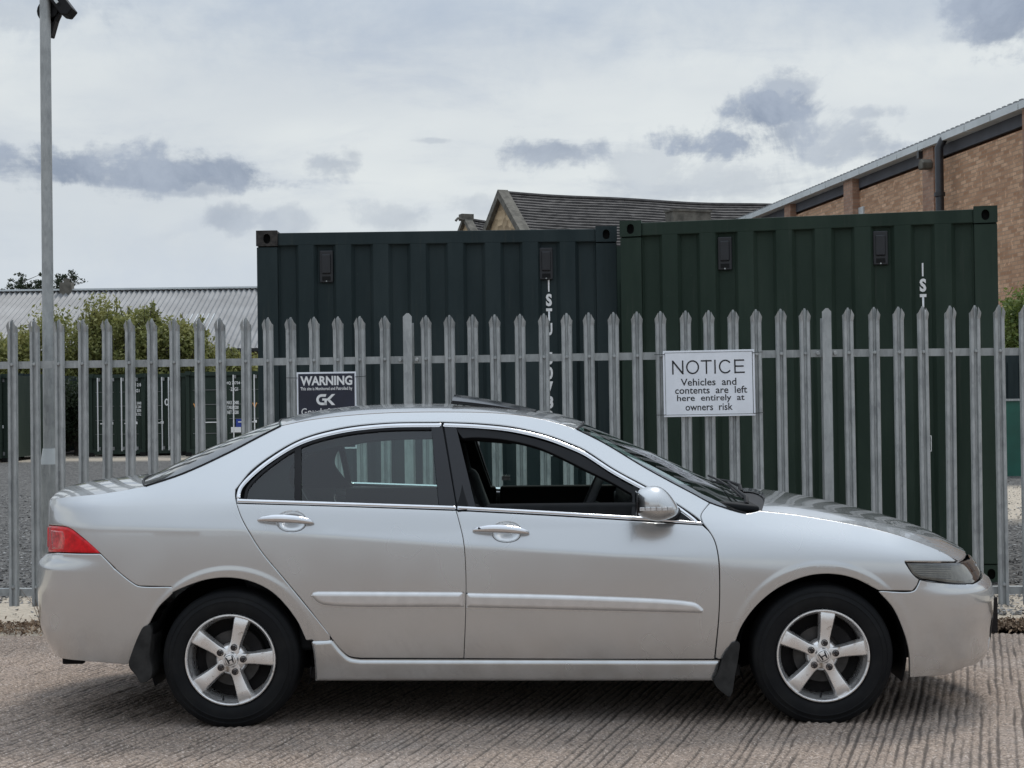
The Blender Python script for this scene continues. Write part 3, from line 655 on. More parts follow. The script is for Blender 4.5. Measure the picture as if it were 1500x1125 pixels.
# rubbing strips
ms = runs([(455.5, 873), (458, 868), (466, 866)], [(466, 866), (679, 867)], [(679, 867), (679, 889.5)], [(679, 889.5), (478, 887), (466, 883), (455.5, 873)])
panel('rubbing_strip', solve(ms), 'moulding', car, off=.015, pil=(.022, .015), grid=.008, ins=0, step=.008, feats=False)
ms = runs([(683, 868), (850, 872), (1005, 880), (1022, 884), (1031.5, 893)], [(1031.5, 893), (1029, 897.5), (1015, 898)], [(1015, 898), (850, 894), (683, 890)], [(683, 890), (683, 868)])
panel('rubbing_strip', solve(ms), 'moulding', car, off=.015, pil=(.022, .015), grid=.008, ins=0, step=.008, feats=False)
# window surrounds
bk = dict(feats=False, ins=0, pil=(.003, .002))
panel('belt_trim', solve(runs([(347, 731), (500, 736), (667, 741.5)], [(667, 741.5), (668.5, 746.5)], [(668.5, 746.5), (500, 741), (347, 736.3)], [(347, 736.3), (347, 731)])), 'chrome', car, off=.009, pil=(.008, .007), feats=False, ins=0, grid=.006, step=.007)
panel('belt_trim', solve(runs([(670, 741.6), (800, 748.5), (944, 757.5)], [(944, 757.5), (1028, 765)], [(1028, 765), (1030, 768.5)], [(1030, 768.5), (944, 762.5), (800, 753.5), (670.5, 746.6)], [(670.5, 746.6), (670, 741.6)])), 'chrome', car, off=.009, pil=(.008, .007), feats=False, ins=0, grid=.006, step=.007)
panel('window_trim', ribbon([(348, 731), (347.5, 726), (351, 714), (369, 694), (399, 670.5), (441, 646.5), (498, 630.5), (564, 622.5), (646.5, 621)], .0165, -.014), 'chrome', car, off=.008, pil=(.008, .007), feats=False, ins=0, grid=.008, step=.008)
panel('window_trim', ribbon([(650, 621), (700, 623.2), (750, 628.5), (800, 640), (836, 653.5), (857, 663), (900, 690.5), (950, 717.5), (983, 735.5), (1014, 757.5), (1022, 764.5)], .0155, -.013), 'chrome', car, off=.008, pil=(.008, .007), feats=False, ins=0, grid=.008, step=.008)
gl_r = solve(runs([(360, 728), (363, 718), (371, 704), (401, 679), (434, 658), (470, 644), (520, 632.5), (575, 627), (633, 625.5)], [(633, 625.5), (643, 740)], [(643, 740), (500, 735), (360, 730)]))
# glass: fixed quarter light and rear door glass
qg = solve(runs([(358, 729), (362, 717), (371, 703), (401, 677), (432, 658)], [(432, 658), (432, 733)], [(432, 733), (358, 730)]))
rg = solve(runs([(441, 653), (470, 642), (520, 631), (575, 625.5), (632, 624.5)], [(632, 624.5), (643, 740.5)], [(643, 740.5), (441, 734)]))
panel('window_glass', qg, 'glass', car, off=-.010, skirt=.001, **bk); panel('window_glass', rg, 'glass', car, off=-.010, skirt=.001, **bk)
panel('window_divider', solve(runs([(431, 655), (441, 650.5)], [(441, 650.5), (441, 735)], [(441, 735), (431, 734)], [(431, 734), (431, 655)])), 'black', car, off=-.004, skirt=.02, **bk)
panel('pillar_cover', solve(runs([(631.5, 624), (647.5, 623)], [(647.5, 623), (668, 742)], [(668, 742), (643, 741)], [(643, 741), (631.5, 624)])), 'gloss_black', car, off=-.001, skirt=.02, **bk)
panel('pillar_cover', solve(runs([(650.5, 623), (668, 624.5)], [(668, 624.5), (697, 744)], [(697, 744), (670, 742)], [(670, 742), (650.5, 623)])), 'gloss_black', car, off=-.001, skirt=.02, **bk)
# black window frames inside the bright trim
inner_r = [(352, 727), (358, 712), (372, 699), (401, 675), (441, 652), (498, 635.5), (564, 627.5), (633, 626)]
panel('window_seal', ribbon([(357, 731), (360, 716), (371, 701), (401, 675.5), (441, 651), (498, 634.5), (564, 626.5), (632, 625)], .012, -.012), 'black', car, off=-.002, skirt=.015, **bk)
seal = [(668, 625.5), (705, 628), (750, 634), (795, 645), (836, 659), (857, 669), (900, 697), (950, 725), (975, 741)]
panel('window_seal', solve(runs(seal, [(975, 741), (930, 734), (925, 722)], [(925, 722), (893, 704), (860, 688), (822, 669), (790, 655), (745, 644), (705, 640), (690, 640), (678, 641)], [(678, 641), (672, 633), (668, 625.5)])), 'black', car, off=-.004, skirt=.02, **bk)
panel('mirror_triangle', solve(runs([(928, 704), (950, 719), (983, 738), (1010, 757), (1018, 763)], [(1018, 763), (925, 757)], [(925, 757), (928, 704)])), 'black', car, off=-.001, skirt=.02, **bk)

# ---- upper skins
def skin(name, Lpx, Cpx, mat, nu=40, nv=33, p=2.2, Lfix=None, endR=None, endF=None, yc=0., off=0, lip=.02, label=None, Lp=None, Cp=None, vr=(-1, 1)):
    L = resample(Side(*solve(np.array(smooth_curve(Lpx, 10))).T) if Lp is None else Lp, nu); C = resample(np.array([planeL(a, b, yc) for a, b in smooth_curve(Cpx, 10)]) if Cp is None else Cp, nu); C[:, 1] = 0
    V = np.linspace(vr[0], vr[1], nv); G = np.empty((nu, nv, 3))
    for i in range(nu):
        a = np.abs(V)**p; G[i, :, 0] = C[i, 0]+(L[i, 0]-C[i, 0])*np.abs(V)**2.0; G[i, :, 2] = C[i, 2]+(L[i, 2]-C[i, 2])*a; G[i, :, 1] = V*-L[i, 1]
    return G
def grid_obj(name, G, mat, off=0., lip=.018, gapv=.002, label=None, flip=False):
    nu, nv = G.shape[:2]
    du = np.gradient(G, axis=0); dv = np.gradient(G, axis=1); n = np.cross(du, dv); n /= np.maximum(np.linalg.norm(n, axis=2), 1e-9)[..., None]
    if n[nu//2, nv//2, 2] < 0: n = -n; fl = True
    else: fl = False
    X = G+n*off; vs = list(X.reshape(-1, 3)); ii = np.arange(nu*nv).reshape(nu, nv)
    fs = [(ii[i, j], ii[i+1, j], ii[i+1, j+1], ii[i, j+1]) for i in range(nu-1) for j in range(nv-1)]
    if fl: fs = [f[::-1] for f in fs]
    if lip:
        loop = [(i, 0) for i in range(nu)]+[(nu-1, j) for j in range(1, nv)]+[(i, nv-1) for i in range(nu-2, -1, -1)]+[(0, j) for j in range(nv-2, 0, -1)]
        k = len(vs); m_ = len(loop)
        vs += [X[a]for a in loop]+[X[a]-n[a]*lip for a in loop]; fs += [(k+q, k+(q+1) % m_, k+m_+(q+1) % m_, k+m_+q) for q in range(m_)]
    o = pyd(name, vs, fs, mat, car, True)
    if label: o['label'] = label
    return o
roofC = [(424, 612), (442, 607), (480, 599.5), (528, 594), (592, 591.2), (650, 590.8), (700, 592), (750, 596), (797, 602.5), (817, 606), (853, 617.5)]
roofG = skin('roof', ditch, roofC, 'paint', p=2.4, nu=60, nv=41)
# tilted glass sunroof above a real opening: leave out the cells under it
def sub(G, u0, u1, v0, v1): return G[u0:u1+1, v0:v1+1]
Lx = lambda px: planeL(px, 595, 0.)[0]
uA = int(np.argmin(np.abs(roofG[:, 20, 0]-Lx(668)))); uB = int(np.argmin(np.abs(roofG[:, 20, 0]-Lx(792)))); vA, vB = 8, 32
grid_obj('roof', sub(roofG, 0, uA, 0, 40), 'paint'); grid_obj('roof', sub(roofG, uB, 59, 0, 40), 'paint')
grid_obj('roof', sub(roofG, uA, uB, 0, vA), 'paint', lip=.012); grid_obj('roof', sub(roofG, uA, uB, vB, 40), 'paint', lip=.012)
sg = sub(roofG, uA, uB, vA, vB).copy(); kk = np.linspace(1, 0, sg.shape[0])[:, None]; sg[..., 2] += -.002+.028*kk+.020*(.3+.7*kk)*(1-np.linspace(-1, 1, sg.shape[1])[None]**2); sg[..., 0] -= .012
grid_obj('sunroof_glass', sg, 'gloss_black', lip=.010, label='glass sunroof tilted open at the back')
rim = MB(); rim.tube([sg[i, 0]+[0, 0, -.012] for i in range(sg.shape[0])], .005, 6).tube([sg[0, j]+[0, 0, -.012] for j in range(sg.shape[1])], .006, 6).tube([sg[i, -1]+[0, 0, -.012] for i in range(sg.shape[0])], .005, 6)
rim.build('sunroof_seal', 'black', car, True)
hdl = roofG.copy(); hdl = hdl[3:-3, 2:-2]; grid_obj('headlining', sub(hdl, 0, uA-3, 0, 36), 'trim', off=-.035, lip=0); grid_obj('headlining', sub(hdl, uB-3, 53, 0, 36), 'trim', off=-.035, lip=0); grid_obj('headlining', sub(hdl, uA-3, uB-3, 0, vA-2), 'trim', off=-.035, lip=0); grid_obj('headlining', sub(hdl, uA-3, uB-3, vB-2, 36), 'trim', off=-.035, lip=0)
wsL = [(845, 629), (883, 648), (950, 688), (1017, 724), (1042, 737), (1093, 752)]
wsC = [(855, 618.5), (900, 638.5), (960, 664), (1010, 688), (1052, 708), (1085, 724)]
wsG = skin('w', wsL, wsC, 'glass', nu=36, nv=33, p=2.1)
grid_obj('windscreen', wsG, 'screen_glass', off=-.004, lip=.004)
nb = MB()
for s_ in (0, -1): nb.tube([wsG[i, s_] for i in range(36)], .0035, 6)
nb.tube([wsG[0, j] for j in range(33)], .006, 6).build('windscreen_seal', 'black', car, True)
blL = [(411, 624), (383, 638), (333, 664), (267, 694), (213, 712)]
blC = [(421, 613), (380, 627), (333, 645.5), (287, 666), (232, 694)]
blG = skin('b', blL, blC, 'glass', nu=30, nv=33, p=2.3)
grid_obj('rear_window', blG, 'screen_glass', off=-.004, lip=.004)
nb = MB()
for s_ in (0, -1): nb.tube([blG[i, s_] for i in range(30)], .0055, 6)
nb.tube([blG[-1, j] for j in range(33)], .005, 6); nb.tube([blG[0, j] for j in range(33)], .004, 6); nb.build('rear_window_seal', 'black', car, True)
# heater lines and third brake light give the rear screen some depth
# bonnet
hL = [(1116, 748), (1160, 753), (1215, 761.5), (1270, 772), (1320, 785), (1360, 799.5), (1385, 811), (1403, 821.5)]
hC = [(1112, 718.5), (1150, 722), (1187, 728.5), (1250, 743), (1300, 756.5), (1350, 775), (1392, 800)]
hG = skin('h', hL, hC, 'paint', nu=50, nv=41, p=2.6)
def fit_end(G, endfun, side, kpow=5):
    nu, nv = G.shape[:2]; E = endfun(nv); i0 = nu-1; u_ = np.linspace(0, 1, nu)[:, None, None]; D = (E-G[i0])[None]; return G+D*(u_**kpow)
def front_edge(nv):
    Lp_ = hG[-1, 0]; zL = Lp_[2]; q = solve([hL[-1]])[0]
    out = []
    for v_ in np.linspace(-1, 1, nv):
        z_ = zL+(.715-zL)*(1-abs(v_)**2); lo_, hi_ = q[0], TEND_F
        tgt = abs(v_)*abs(Lp_[1])
        for _ in range(30):
            mid_ = (lo_+hi_)/2; y_ = -Side(mid_, z_)[1]
            if y_ > tgt: lo_ = mid_
            else: hi_ = mid_
        s_ = Side(mid_, z_); out.append([s_[0]-.012*(1-abs(v_)), v_*abs(Lp_[1]), z_])
    return np.array(out)
hG = fit_end(hG, front_edge, 1, 4)
# a soft swage either side of the bonnet
vv_ = np.linspace(-1, 1, 41); hG[:, :, 2] += (.006*np.exp(-((np.abs(vv_)-.80)/.10)**2))[None]*np.sin(np.linspace(.15, PI, 50))[:, None]
grid_obj('bonnet', hG, 'paint', lip=.02)
# boot lid
bL = [(213, 713), (150, 723), (100, 728), (72, 731.5)]
bC = [(232, 694.5), (200, 696.5), (167, 700), (130, 705), (100, 712), (86, 719)]
bG = skin('bt', bL, bC, 'paint', nu=30, nv=37, p=2.3)
def rear_edge(nv):
    Lp_ = bG[-1, 0]; zL = Lp_[2]; out = []
    for v_ in np.linspace(-1, 1, nv):
        z_ = zL+(zL+.022-zL)*(1-abs(v_)**2); lo_, hi_ = TEND_R, XR0; tgt = abs(v_)*abs(Lp_[1])
        for _ in range(30):
            mid_ = (lo_+hi_)/2; y_ = -Side(mid_, z_)[1]
            if y_ > tgt: hi_ = mid_
            else: lo_ = mid_
        s_ = Side(mid_, z_); out.append([s_[0], v_*abs(Lp_[1]), z_])
    return np.array(out)
bG = fit_end(bG, rear_edge, 1, 3)
grid_obj('boot_lid', bG, 'paint', lip=.02)
# scuttle, wipers
cG = skin('c', [(1070, 745), (1093, 752), (1116, 748)], [(1075, 722), (1090, 722), (1112, 720)], 'black', nu=8, nv=25, p=2.2)
grid_obj('scuttle_panel', cG, 'black', off=-.02, lip=.03)
def wsp(u_, v_, e=.012):
    i = u_*35; j = (v_+1)/2*32; i0, j0 = min(int(i), 34), min(int(j), 31); a, b = i-i0, j-j0
    return (wsG[i0, j0]*(1-a)+wsG[i0+1, j0]*a)*(1-b)+(wsG[i0, j0+1]*(1-a)+wsG[i0+1, j0+1]*a)*b+[e*.45, 0, e]
for a0, a1 in (((.97, -.62), (.80, .15)), ((.965, .12), (.82, .80))):
    m = MB(); m.tube([wsp(.99, a0[1]-.16, .012), wsp(.975, a0[1]-.12, .034), wsp(.93, a0[1]+.05, .032), wsp((a0[0]+a1[0])/2, (a0[1]+a1[1])/2, .028)], [.012, .010, .007, .005], 8)
    w_ = m.build('wiper_arm', 'black', car, True); m = MB(); m.tube([wsp(a0[0]+(a1[0]-a0[0])*k/8, a0[1]+(a1[1]-a0[1])*k/8, .014) for k in range(9)], .0055, 6); m.build('wiper_blade', 'black', w_, True)

# ---- door handles, mirror
for (x0, y0, x1, y1, lock) in ((377.5, 762.5, 460, 766.5, False), (692.5, 778, 775.5, 781.5, True)):
    for sd_ in (1, -1):
        n_ = 22; rings = []
        for i in range(n_+1):
            u_ = i/n_; w_ = (4*u_*(1-u_))**.55; c_ = P3(x0+(x1-x0)*u_, y0+(y1-y0)*u_-1.6*math.sin(PI*u_), .010+.026*w_); rings.append((c_, .006+.0145*w_*(1.0 if u_ > .2 else .9), .0035+.009*w_))
        m = MB(); vs = []; fs = []
        for c_, rz_, ry_ in rings:
            for k in range(14): q = 2*PI*k/14; vs.append((c_[0], (c_[1]+ry_*math.sin(q))*sd_, c_[2]+rz_*math.cos(q)*(1 if math.cos(q) > 0 else .8)))
        fs = [(i*14+k, i*14+(k+1) % 14, (i+1)*14+(k+1) % 14, (i+1)*14+k) for i in range(n_) for k in range(14)]+[tuple(range(14)), tuple(range(n_*14, n_*14+14))]
        m.add(vs, fs); h_ = m.build('door_handle', 'chrome', car, True)
        if lock and sd_ == 1:
            c_ = P3(702, 777, .041); MB().tube([c_+[0, .012, 0], c_+[0, -.003, 0]], .0045, 12).build('keyhole', 'black', h_)
mc = planeL(960, 738.5, -1.0)
prof_m = [(-27.5, -2), (-28, -12), (-24, -19.5), (-14, -24), (-2, -25.5), (8, -23), (18, -15), (27, -3), (32, 8), (30, 15), (20, 21), (4, 25), (-12, 22), (-24, 16), (-27.5, 9)]
pm = np.array(smooth_curve([(a, b) for a, b in prof_m]+[prof_m[0]], 4))[:-1]/324
for sd_ in (1, -1):
    m = MB(); vs = []; ny_ = 13; np_ = len(pm)
    for j in range(ny_):
        q = j/(ny_-1); yy = -.132+.20*q; s_ = (1-abs(2*q-1)**2.6)**.5 if 0 < q < 1 else .30
        s_ = max(s_, .30) if q < .5 else max(s_, .55)
        for a, b in pm: vs.append((mc[0]+a*s_+(.02*(q-.3)), (mc[1]+.06+yy)*sd_, mc[2]-b*s_))
    fs = [(j*np_+k, j*np_+(k+1) % np_, (j+1)*np_+(k+1) % np_, (j+1)*np_+k) for j in range(ny_-1) for k in range(np_)]+[tuple(range(np_)), tuple(range((ny_-1)*np_, ny_*np_))]
    mo = m.add(vs, fs).build('door_mirror', 'paint', car, True)
    MB().box((mc[0]-.083, (mc[1]-.005)*sd_, mc[2]+.006), (.008, .15, .10)).build('mirror_glass', 'gloss_black', mo, True, bevel=.003)
    # indicator strip along the lower third
    m = MB()
    for k in range(6):
        x_ = mc[0]-.074+.0245*k; yo = mc[1]-.0735+.0006*k*k
        m.box((x_+.012, (yo-.005)*sd_, mc[2]-.016), (.022, .014, .016))
    m.build('indicator_strip', 'white_lens', mo, bevel=.002)
    m = MB(); ar = planeL(990, 754, -.84); m.tube([(mc[0]+.03, (mc[1]+.10)*sd_, mc[2]-.035), (ar[0]-.02, (-.86)*sd_, ar[2]), (ar[0]+.0, -.79*sd_, ar[2]+.01)], [.026, .024, .028], 10); m.build('mirror_arm', 'black', mo, True)

# ---- wheels
def make_tyre():
    pr = [(.208, .012), (.213, .004), (.225, -.001), (.245, -.004), (.2625, -.0037), (.264, -.0052), (.267, -.0052), (.2685, -.0033), (.284, .0006), (.2855, -.0012), (.2885, -.0006), (.290, .002), (.298, .006), (.306, .012), (.3125, .022), (.3155, .035), (.3165, .05)]
    tread = []
    for a in (.062, .098, .134): tread += [(.3168, a), (.309, a+.001), (.309, a+.008), (.3168, a+.009)]
    pr = pr+tread+[(.3155, .165), (.306, .185), (.285, .196), (.25, .2), (.215, .19)]
    return lathe(pr, 96, closed=False)
def wheel(x, side, ang, tyre_me=[None]):
    root = empty('wheel', (x, side*.855, .301)); root.parent = car
    if side > 0: root.rotation_euler = (0, 0, PI)
    a0 = R(ang) if side < 0 else R(ang+11)
    if tyre_me[0] is None:
        o = make_tyre().build('tyre', 'tyre', root, True); 
        o2 = MB()
        for k in range(72):
            q = 2*PI*k/72
            for r_, y0_, y1_ in ((.3115, .018, .052),):
                c_ = np.array([r_*math.cos(q), (y0_+y1_)/2, r_*math.sin(q)]); Rm = np.array([[math.cos(q), 0, -math.sin(q)], [0, 1, 0], [math.sin(q), 0, math.cos(q)]]); o2.box(c_, (.007, y1_-y0_, .017), Rm)
        o2 = None
        rm = lathe([(.2075, .012), (.2085, .002), (.206, -.0035), (.2015, -.004), (.197, .000), (.1945, .010), (.1925, .022), (.186, .030), (.183, .045), (.180, .12), (.19, .175), (.203, .185)], 96).build('rim', 'alloy', root, True)
        # five spokes
        m = MB()
        for k in range(5):
            q = 2*PI*k/5; ur = np.array([math.cos(q), 0, math.sin(q)]); ut = np.array([-math.sin(q), 0, math.cos(q)]); uy = np.array([0, 1, 0.])
            st_ = [(.022, .030, .007), (.045, .031, .0075), (.062, .0265, .0085), (.080, .0245, .0095), (.11, .0270, .008), (.15, .0315, .004), (.180, .0350, .003), (.194, .0370, .008)]
            cs = [(-1.12, .034), (-1.0, .010), (-.86, .001), (-.72, -.0005), (0, .0025), (.72, -.0005), (.86, .001), (1.0, .010), (1.12, .034)]
            vs = [ur*r_+ut*(w_*a)+uy*(y_+b) for r_, w_, y_ in st_ for a, b in cs]; n_ = len(cs)
            fs = [(i*n_+j, i*n_+j+1, (i+1)*n_+j+1, (i+1)*n_+j) for i in range(len(st_)-1) for j in range(n_-1)]
            s_ = MB().add(vs, fs).build('spoke', 'alloy', root, True); SPK.append(s_)
        hub = lathe([(.0, .002), (.031, .002), (.034, .005), (.036, .009), (.040, .010), (.058, .0125), (.070, .024), (.074, .05)], 60).build('hub', 'alloy', root, True)
        cap = lathe([(0, -.0035), (.024, -.0035), (.0275, -.002), (.0285, .003)], 40).build('centre_cap', 'alloy', hub, True)
        pl = [[(-.013, -.016), (-.0075, -.016), (-.0065, -.003), (.0065, -.003), (.0075, -.016), (.013, -.016), (.0175, .016), (.0115, .016), (.0085, .0025), (-.0085, .0025), (-.0115, .016), (-.0175, .016)]]
        fr = []; rr = lambda r_, q: (np.sign(math.cos(q))*abs(math.cos(q))**.55*r_, np.sign(math.sin(q))*abs(math.sin(q))**.55*r_)
        N_ = 32
        for k in range(N_): q0, q1 = 2*PI*k/N_, 2*PI*(k+1)/N_; fr.append([rr(.0225, q0), rr(.0225, q1), rr(.0205, q1), rr(.0205, q0)])
        lg_ = link('emblem', poly_mesh(pl+fr), 'ink', hub, (0, -.0042, 0)); lg_.rotation_euler = (0, R(-18), 0)
        for k in range(5):
            q = 2*PI*k/5; c_ = (.0575*math.cos(q), 0, .0575*math.sin(q))
            w1 = lathe([(.0155, .012), (.0150, .0025), (.0125, .002), (.0122, .006), (.0115, .006)], 20); w1.v = [(a+c_[0], b, c+c_[2]) for a, b, c in w1.v]; w1.build('nut_recess', 'lug', hub, True)
            m = MB().tube([(c_[0], .008, c_[2]), (c_[0], -.010, c_[2]), (c_[0], -.013, c_[2])], [.0098, .0098, .007], 6); nut = m.build('wheel_nut', 'lug', hub); 
            MB().tube([(c_[0], -.012, c_[2]), (c_[0], -.0155, c_[2])], .0045, 8).build('stud_end', 'disc', hub)
        lathe([(.06, .062), (.125, .062), (.1255, .07), (.1255, .088), (.06, .088)], 60).build('brake_disc', 'disc', root, True)
        lathe([(.0, .04), (.055, .04), (.06, .05), (.064, .09)], 40).build('disc_hub', 'dark_metal', root, True)
        lathe([(.0, .10), (.178, .10)], 48).build('back_plate', 'dark_metal', root)
        q = R(40); m = MB()
        for qq in (20, 34, 48): 
            q = R(qq); m.box((.118*math.cos(q), .075, .118*math.sin(q)), (.06, .07, .045), np.array([[math.cos(q), 0, -math.sin(q)], [0, 1, 0], [math.sin(q), 0, math.cos(q)]]))
        m.build('brake_caliper', 'dark_metal', root, bevel=.006)
        vq = R(-104); MB().tube([(.188*math.cos(vq), .02, .188*math.sin(vq)), (.168*math.cos(vq), .008, .168*math.sin(vq))], .0045, 8).build('tyre_valve', 'black', root)
        bpy.context.view_layer.update()
        tyre_me[0] = root
    else:
        for ch in [o for o in bpy.data.objects if o.parent == tyre_me[0]]:
            c_ = ch.copy(); COL.objects.link(c_); c_.parent = root
            for g in [o for o in bpy.data.objects if o.parent == ch]:
                d_ = g.copy(); COL.objects.link(d_); d_.parent = c_
    SPN.append((root, a0)); return root
SPK = []; SPN = []
wheel(0, -1, 2.2); wheel(2.67, -1, 10.5); wheel(0, 1, 30); wheel(2.67, 1, 50)
for root, a0 in SPN:
    root.rotation_euler = (0, -a0 if root.rotation_euler[2] == 0 else a0, root.rotation_euler[2])
# mud flaps
def flap(px, y, t_=.012, curl=.0):
    q = np.array([planeL(a, b, y) for a, b in smooth_curve(px+[px[0]], 3)[:-1]]); 
    for s_ in (1, -1): MB().prism([(p[0], p[2]) for p in q], 'y', y*s_-.0*s_, (y+.20)*s_).build('mud_flap', 'rubber_flap', car, bevel=.004)
flap([(219, 916), (222, 925), (219, 960), (223, 985), (219, 996), (206, 1001), (199, 990), (188, 975), (193, 955), (203, 930), (210, 918)], -.87)
flap([(1072, 942), (1083, 941), (1083, 955), (1077, 990), (1070, 1021), (1060, 1016), (1046, 1000), (1053, 985), (1060, 962)], -.87)
# arch liners, floor pan, exhaust box
for cx in (0, 2.67):
    for s_ in (1, -1):
        vs = []; fs = []; n_ = 28; rl = .372
        for k in range(n_+1):
            q = -.35+(PI+.7)*k/n_
            for y in (.845, .50): vs.append((cx+rl*math.cos(q), y*s_, .31+rl*math.sin(q)))
        fs = [(2*k, 2*k+1, 2*k+3, 2*k+2) for k in range(n_)]; b = len(vs); vs.append((cx, .50*s_, .31)); fs += [(b, 2*k+1, 2*k+3) for k in range(n_)]
        pyd('wheel_arch_liner', vs, fs, 'black', car, True)
MB().box((1.33, 0, .235), (1.95, 1.62, .05)).box((1.33, 0, .24), (3.2, .95, .06)).box((-.5, 0, .32), (.5, 1.1, .10)).box((3.0, 0, .27), (.5, 1.1, .06)).build('floor_pan', 'black', car)
MB().tube([(-.45, -.40, .27), (-.92, -.40, .265)], .028, 12).build('exhaust_pipe', 'dark_metal', car, True)
MB().box((-.80, -.60, .262), (.10, .04, .03)).build('tow_eye', 'dark_metal', car, bevel=.006)
for x in (-.0, 2.67): MB().tube([(x, -.72, .30), (x, .72, .30)], .035, 8).build('axle', 'dark_metal', car)

# ---- cabin
def rbox(name, c, d, mat, parent, rot=(0, 0, 0), bev=.03):
    Rm = np.array(Matrix.Rotation(rot[2], 3, 'Z') @ Matrix.Rotation(rot[1], 3, 'Y') @ Matrix.Rotation(rot[0], 3, 'X'))
    return MB().box(c, d, Rm).build(name, mat, parent, True, bevel=bev, bseg=3)
for sy2 in (-1, 1):
    s = rbox('front_seat', (1.34, .36*sy2, .52), (.50, .50, .16), 'seat', car, (0, R(-8), 0), .05)
    rbox('seat_back', (1.07, .36*sy2, .82), (.14, .49, .58), 'seat', s, (0, R(-20), 0), .055); rbox('headrest', (.965, .36*sy2, 1.15), (.09, .27, .19), 'seat', s, (0, R(-12), 0), .035)
    MB().tube([(.985, .36*sy2-.07, 1.06), (.970, .36*sy2-.07, 1.14)], .006, 6).tube([(.985, .36*sy2+.07, 1.06), (.970, .36*sy2+.07, 1.14)], .006, 6).build('headrest_posts', 'chrome', s)
rs_ = rbox('rear_seat', (.36, 0, .50), (.50, 1.30, .18), 'seat', car, (0, R(-8), 0), .05); rbox('seat_back', (.02, 0, .80), (.15, 1.30, .60), 'seat', rs_, (0, R(-24), 0), .05)
for y in (-.40, .40): rbox('headrest', (-.115, y, 1.075), (.09, .26, .13), 'seat', rs_, (0, R(-15), 0), .035)
rbox('parcel_shelf', (-.42, 0, 1.02), (.50, 1.28, .03), 'trim', car, (0, R(-1), 0), .01)
rbox('dashboard', (2.02, 0, .88), (.46, 1.42, .24), 'trim', car, (0, R(6), 0), .06); rbox('dashboard_top', (2.16, 0, .975), (.52, 1.36, .035), 'trim', car, (0, R(7), 0), .015)
for x, y in ((1.80, -.56), (1.80, .56)): MB().tube([(x, y, .93), (x-.012, y, .93)], .035, 14).build('air_vent', 'trim_grey', car, True)
sc_ = np.array([1.63, -.37, .945]); ax = np.array([math.cos(R(24)), 0, -math.sin(R(24))]); up_ = np.array([math.sin(R(24)), 0, math.cos(R(24))]); ly = np.array([0, 1., 0])
sw = MB().tube([sc_+.185*(up_*math.cos(q)+ly*math.sin(q)) for q in np.linspace(0, 2*PI, 33)], .019, 10, False).build('steering_wheel', 'seat', car, True)
MB().tube([sc_+up_*.0-ly*.18, sc_+ax*.02, sc_+ly*.18], .014, 6).tube([sc_-up_*.18, sc_+ax*.02], .014, 6).tube([sc_+ax*.01, sc_+ax*.3], .045, 10).build('steering_column', 'trim', sw, True)
MB().tube([sc_+ax*.08+ly*.05, sc_+ax*.08-ly*.19+up_*.03], .006, 6).build('indicator_stalk', 'trim_grey', sw, True)
for sd_ in (1, -1):
    for (x0, x1) in ((.30, 1.14), (1.16, 2.02)):
        rbox('door_trim', ((x0+x1)/2, .765*sd_, .66), (x1-x0, .05, .66), 'trim', car, (0, 0, 0), .02)
        rbox('armrest', ((x0+x1)/2-.03, .715*sd_, .735), ((x1-x0)*.6, .07, .05), 'trim', car, (0, 0, 0), .015)
    # inner pillar trims
    def pin(px, e): q = solve([px])[0]; s_ = Side(q[0], q[1]); n_ = surf_frame(Side, np.array([q[0]]), np.array([q[1]]))[0]; p_ = s_-n_*e; return p_*[1, sd_, 1]
    m = MB(); m.tube([pin((650, 610), .05), pin((670, 700), .05), pin((680, 750), .05)], [.045, .05, .06], 8); m.build('pillar_trim', 'trim', car, True)
    m = MB(); m.tube([pin((840, 640), .045), pin((900, 676), .045), pin((960, 708), .045), pin((1010, 738), .05)], [.022, .026, .03, .04], 8); m.build('pillar_trim', 'trim', car, True)
    m = MB(); m.tube([pin((430, 632), .04), pin((500, 616), .04), pin((600, 612), .04), pin((700, 612), .04), pin((790, 622), .04), pin((840, 636), .04)], .034, 8); m.build('roof_trim', 'trim', car, True)
    ct = solve(runs([(345, 733), (352, 700), (397, 662), (440, 638), (475, 628)], [(475, 628), (455, 648), (432, 665), (421, 690), (430, 712), (445, 735)], [(445, 735), (345, 735)]))
    if sd_ == 1: panel('pillar_trim', ct, 'trim', car, off=-.045, skirt=.01, **bk)
    # belts
    hr2 = solve(runs([(440, 641), (497, 628), (563, 620), (648, 619), (750, 626)], [(750, 641), (648, 634), (563, 636), (497, 645), (450, 657)], [(450, 657), (440, 641)]))
    if sd_ == 1: panel('roof_trim', hr2, 'trim', car, off=-.042, skirt=.012, **bk)
    m = MB(); a_ = pin((655, 640), .10); m.tube([a_, a_+np.array([-.02, -.03*sd_*-1, -.25]), a_+np.array([-.0, .02*sd_, -.55])], .012, 4); m.build('seat_belt', 'trim_grey', car)
MB().box((2.02-.38, 0, 1.30), (.03, .24, .06)).build('interior_mirror', 'black', car, bevel=.012)
stp = planeL(741, 700.5, .76); MB().box(stp, (.045, .003, .022)).build('window_sticker', 'white_print', car)
fgp = solve(runs([(672, 628), (750, 634), (795, 645), (836, 659), (857, 669), (900, 697), (935, 716)], [(935, 716), (932, 757)], [(932, 757), (697, 745)], [(697, 745), (672, 628)]))
g_ = panel('window_glass', fgp, 'glass', car, off=-.010, skirt=.001, **bk); bpy.data.objects.remove(g_[0])

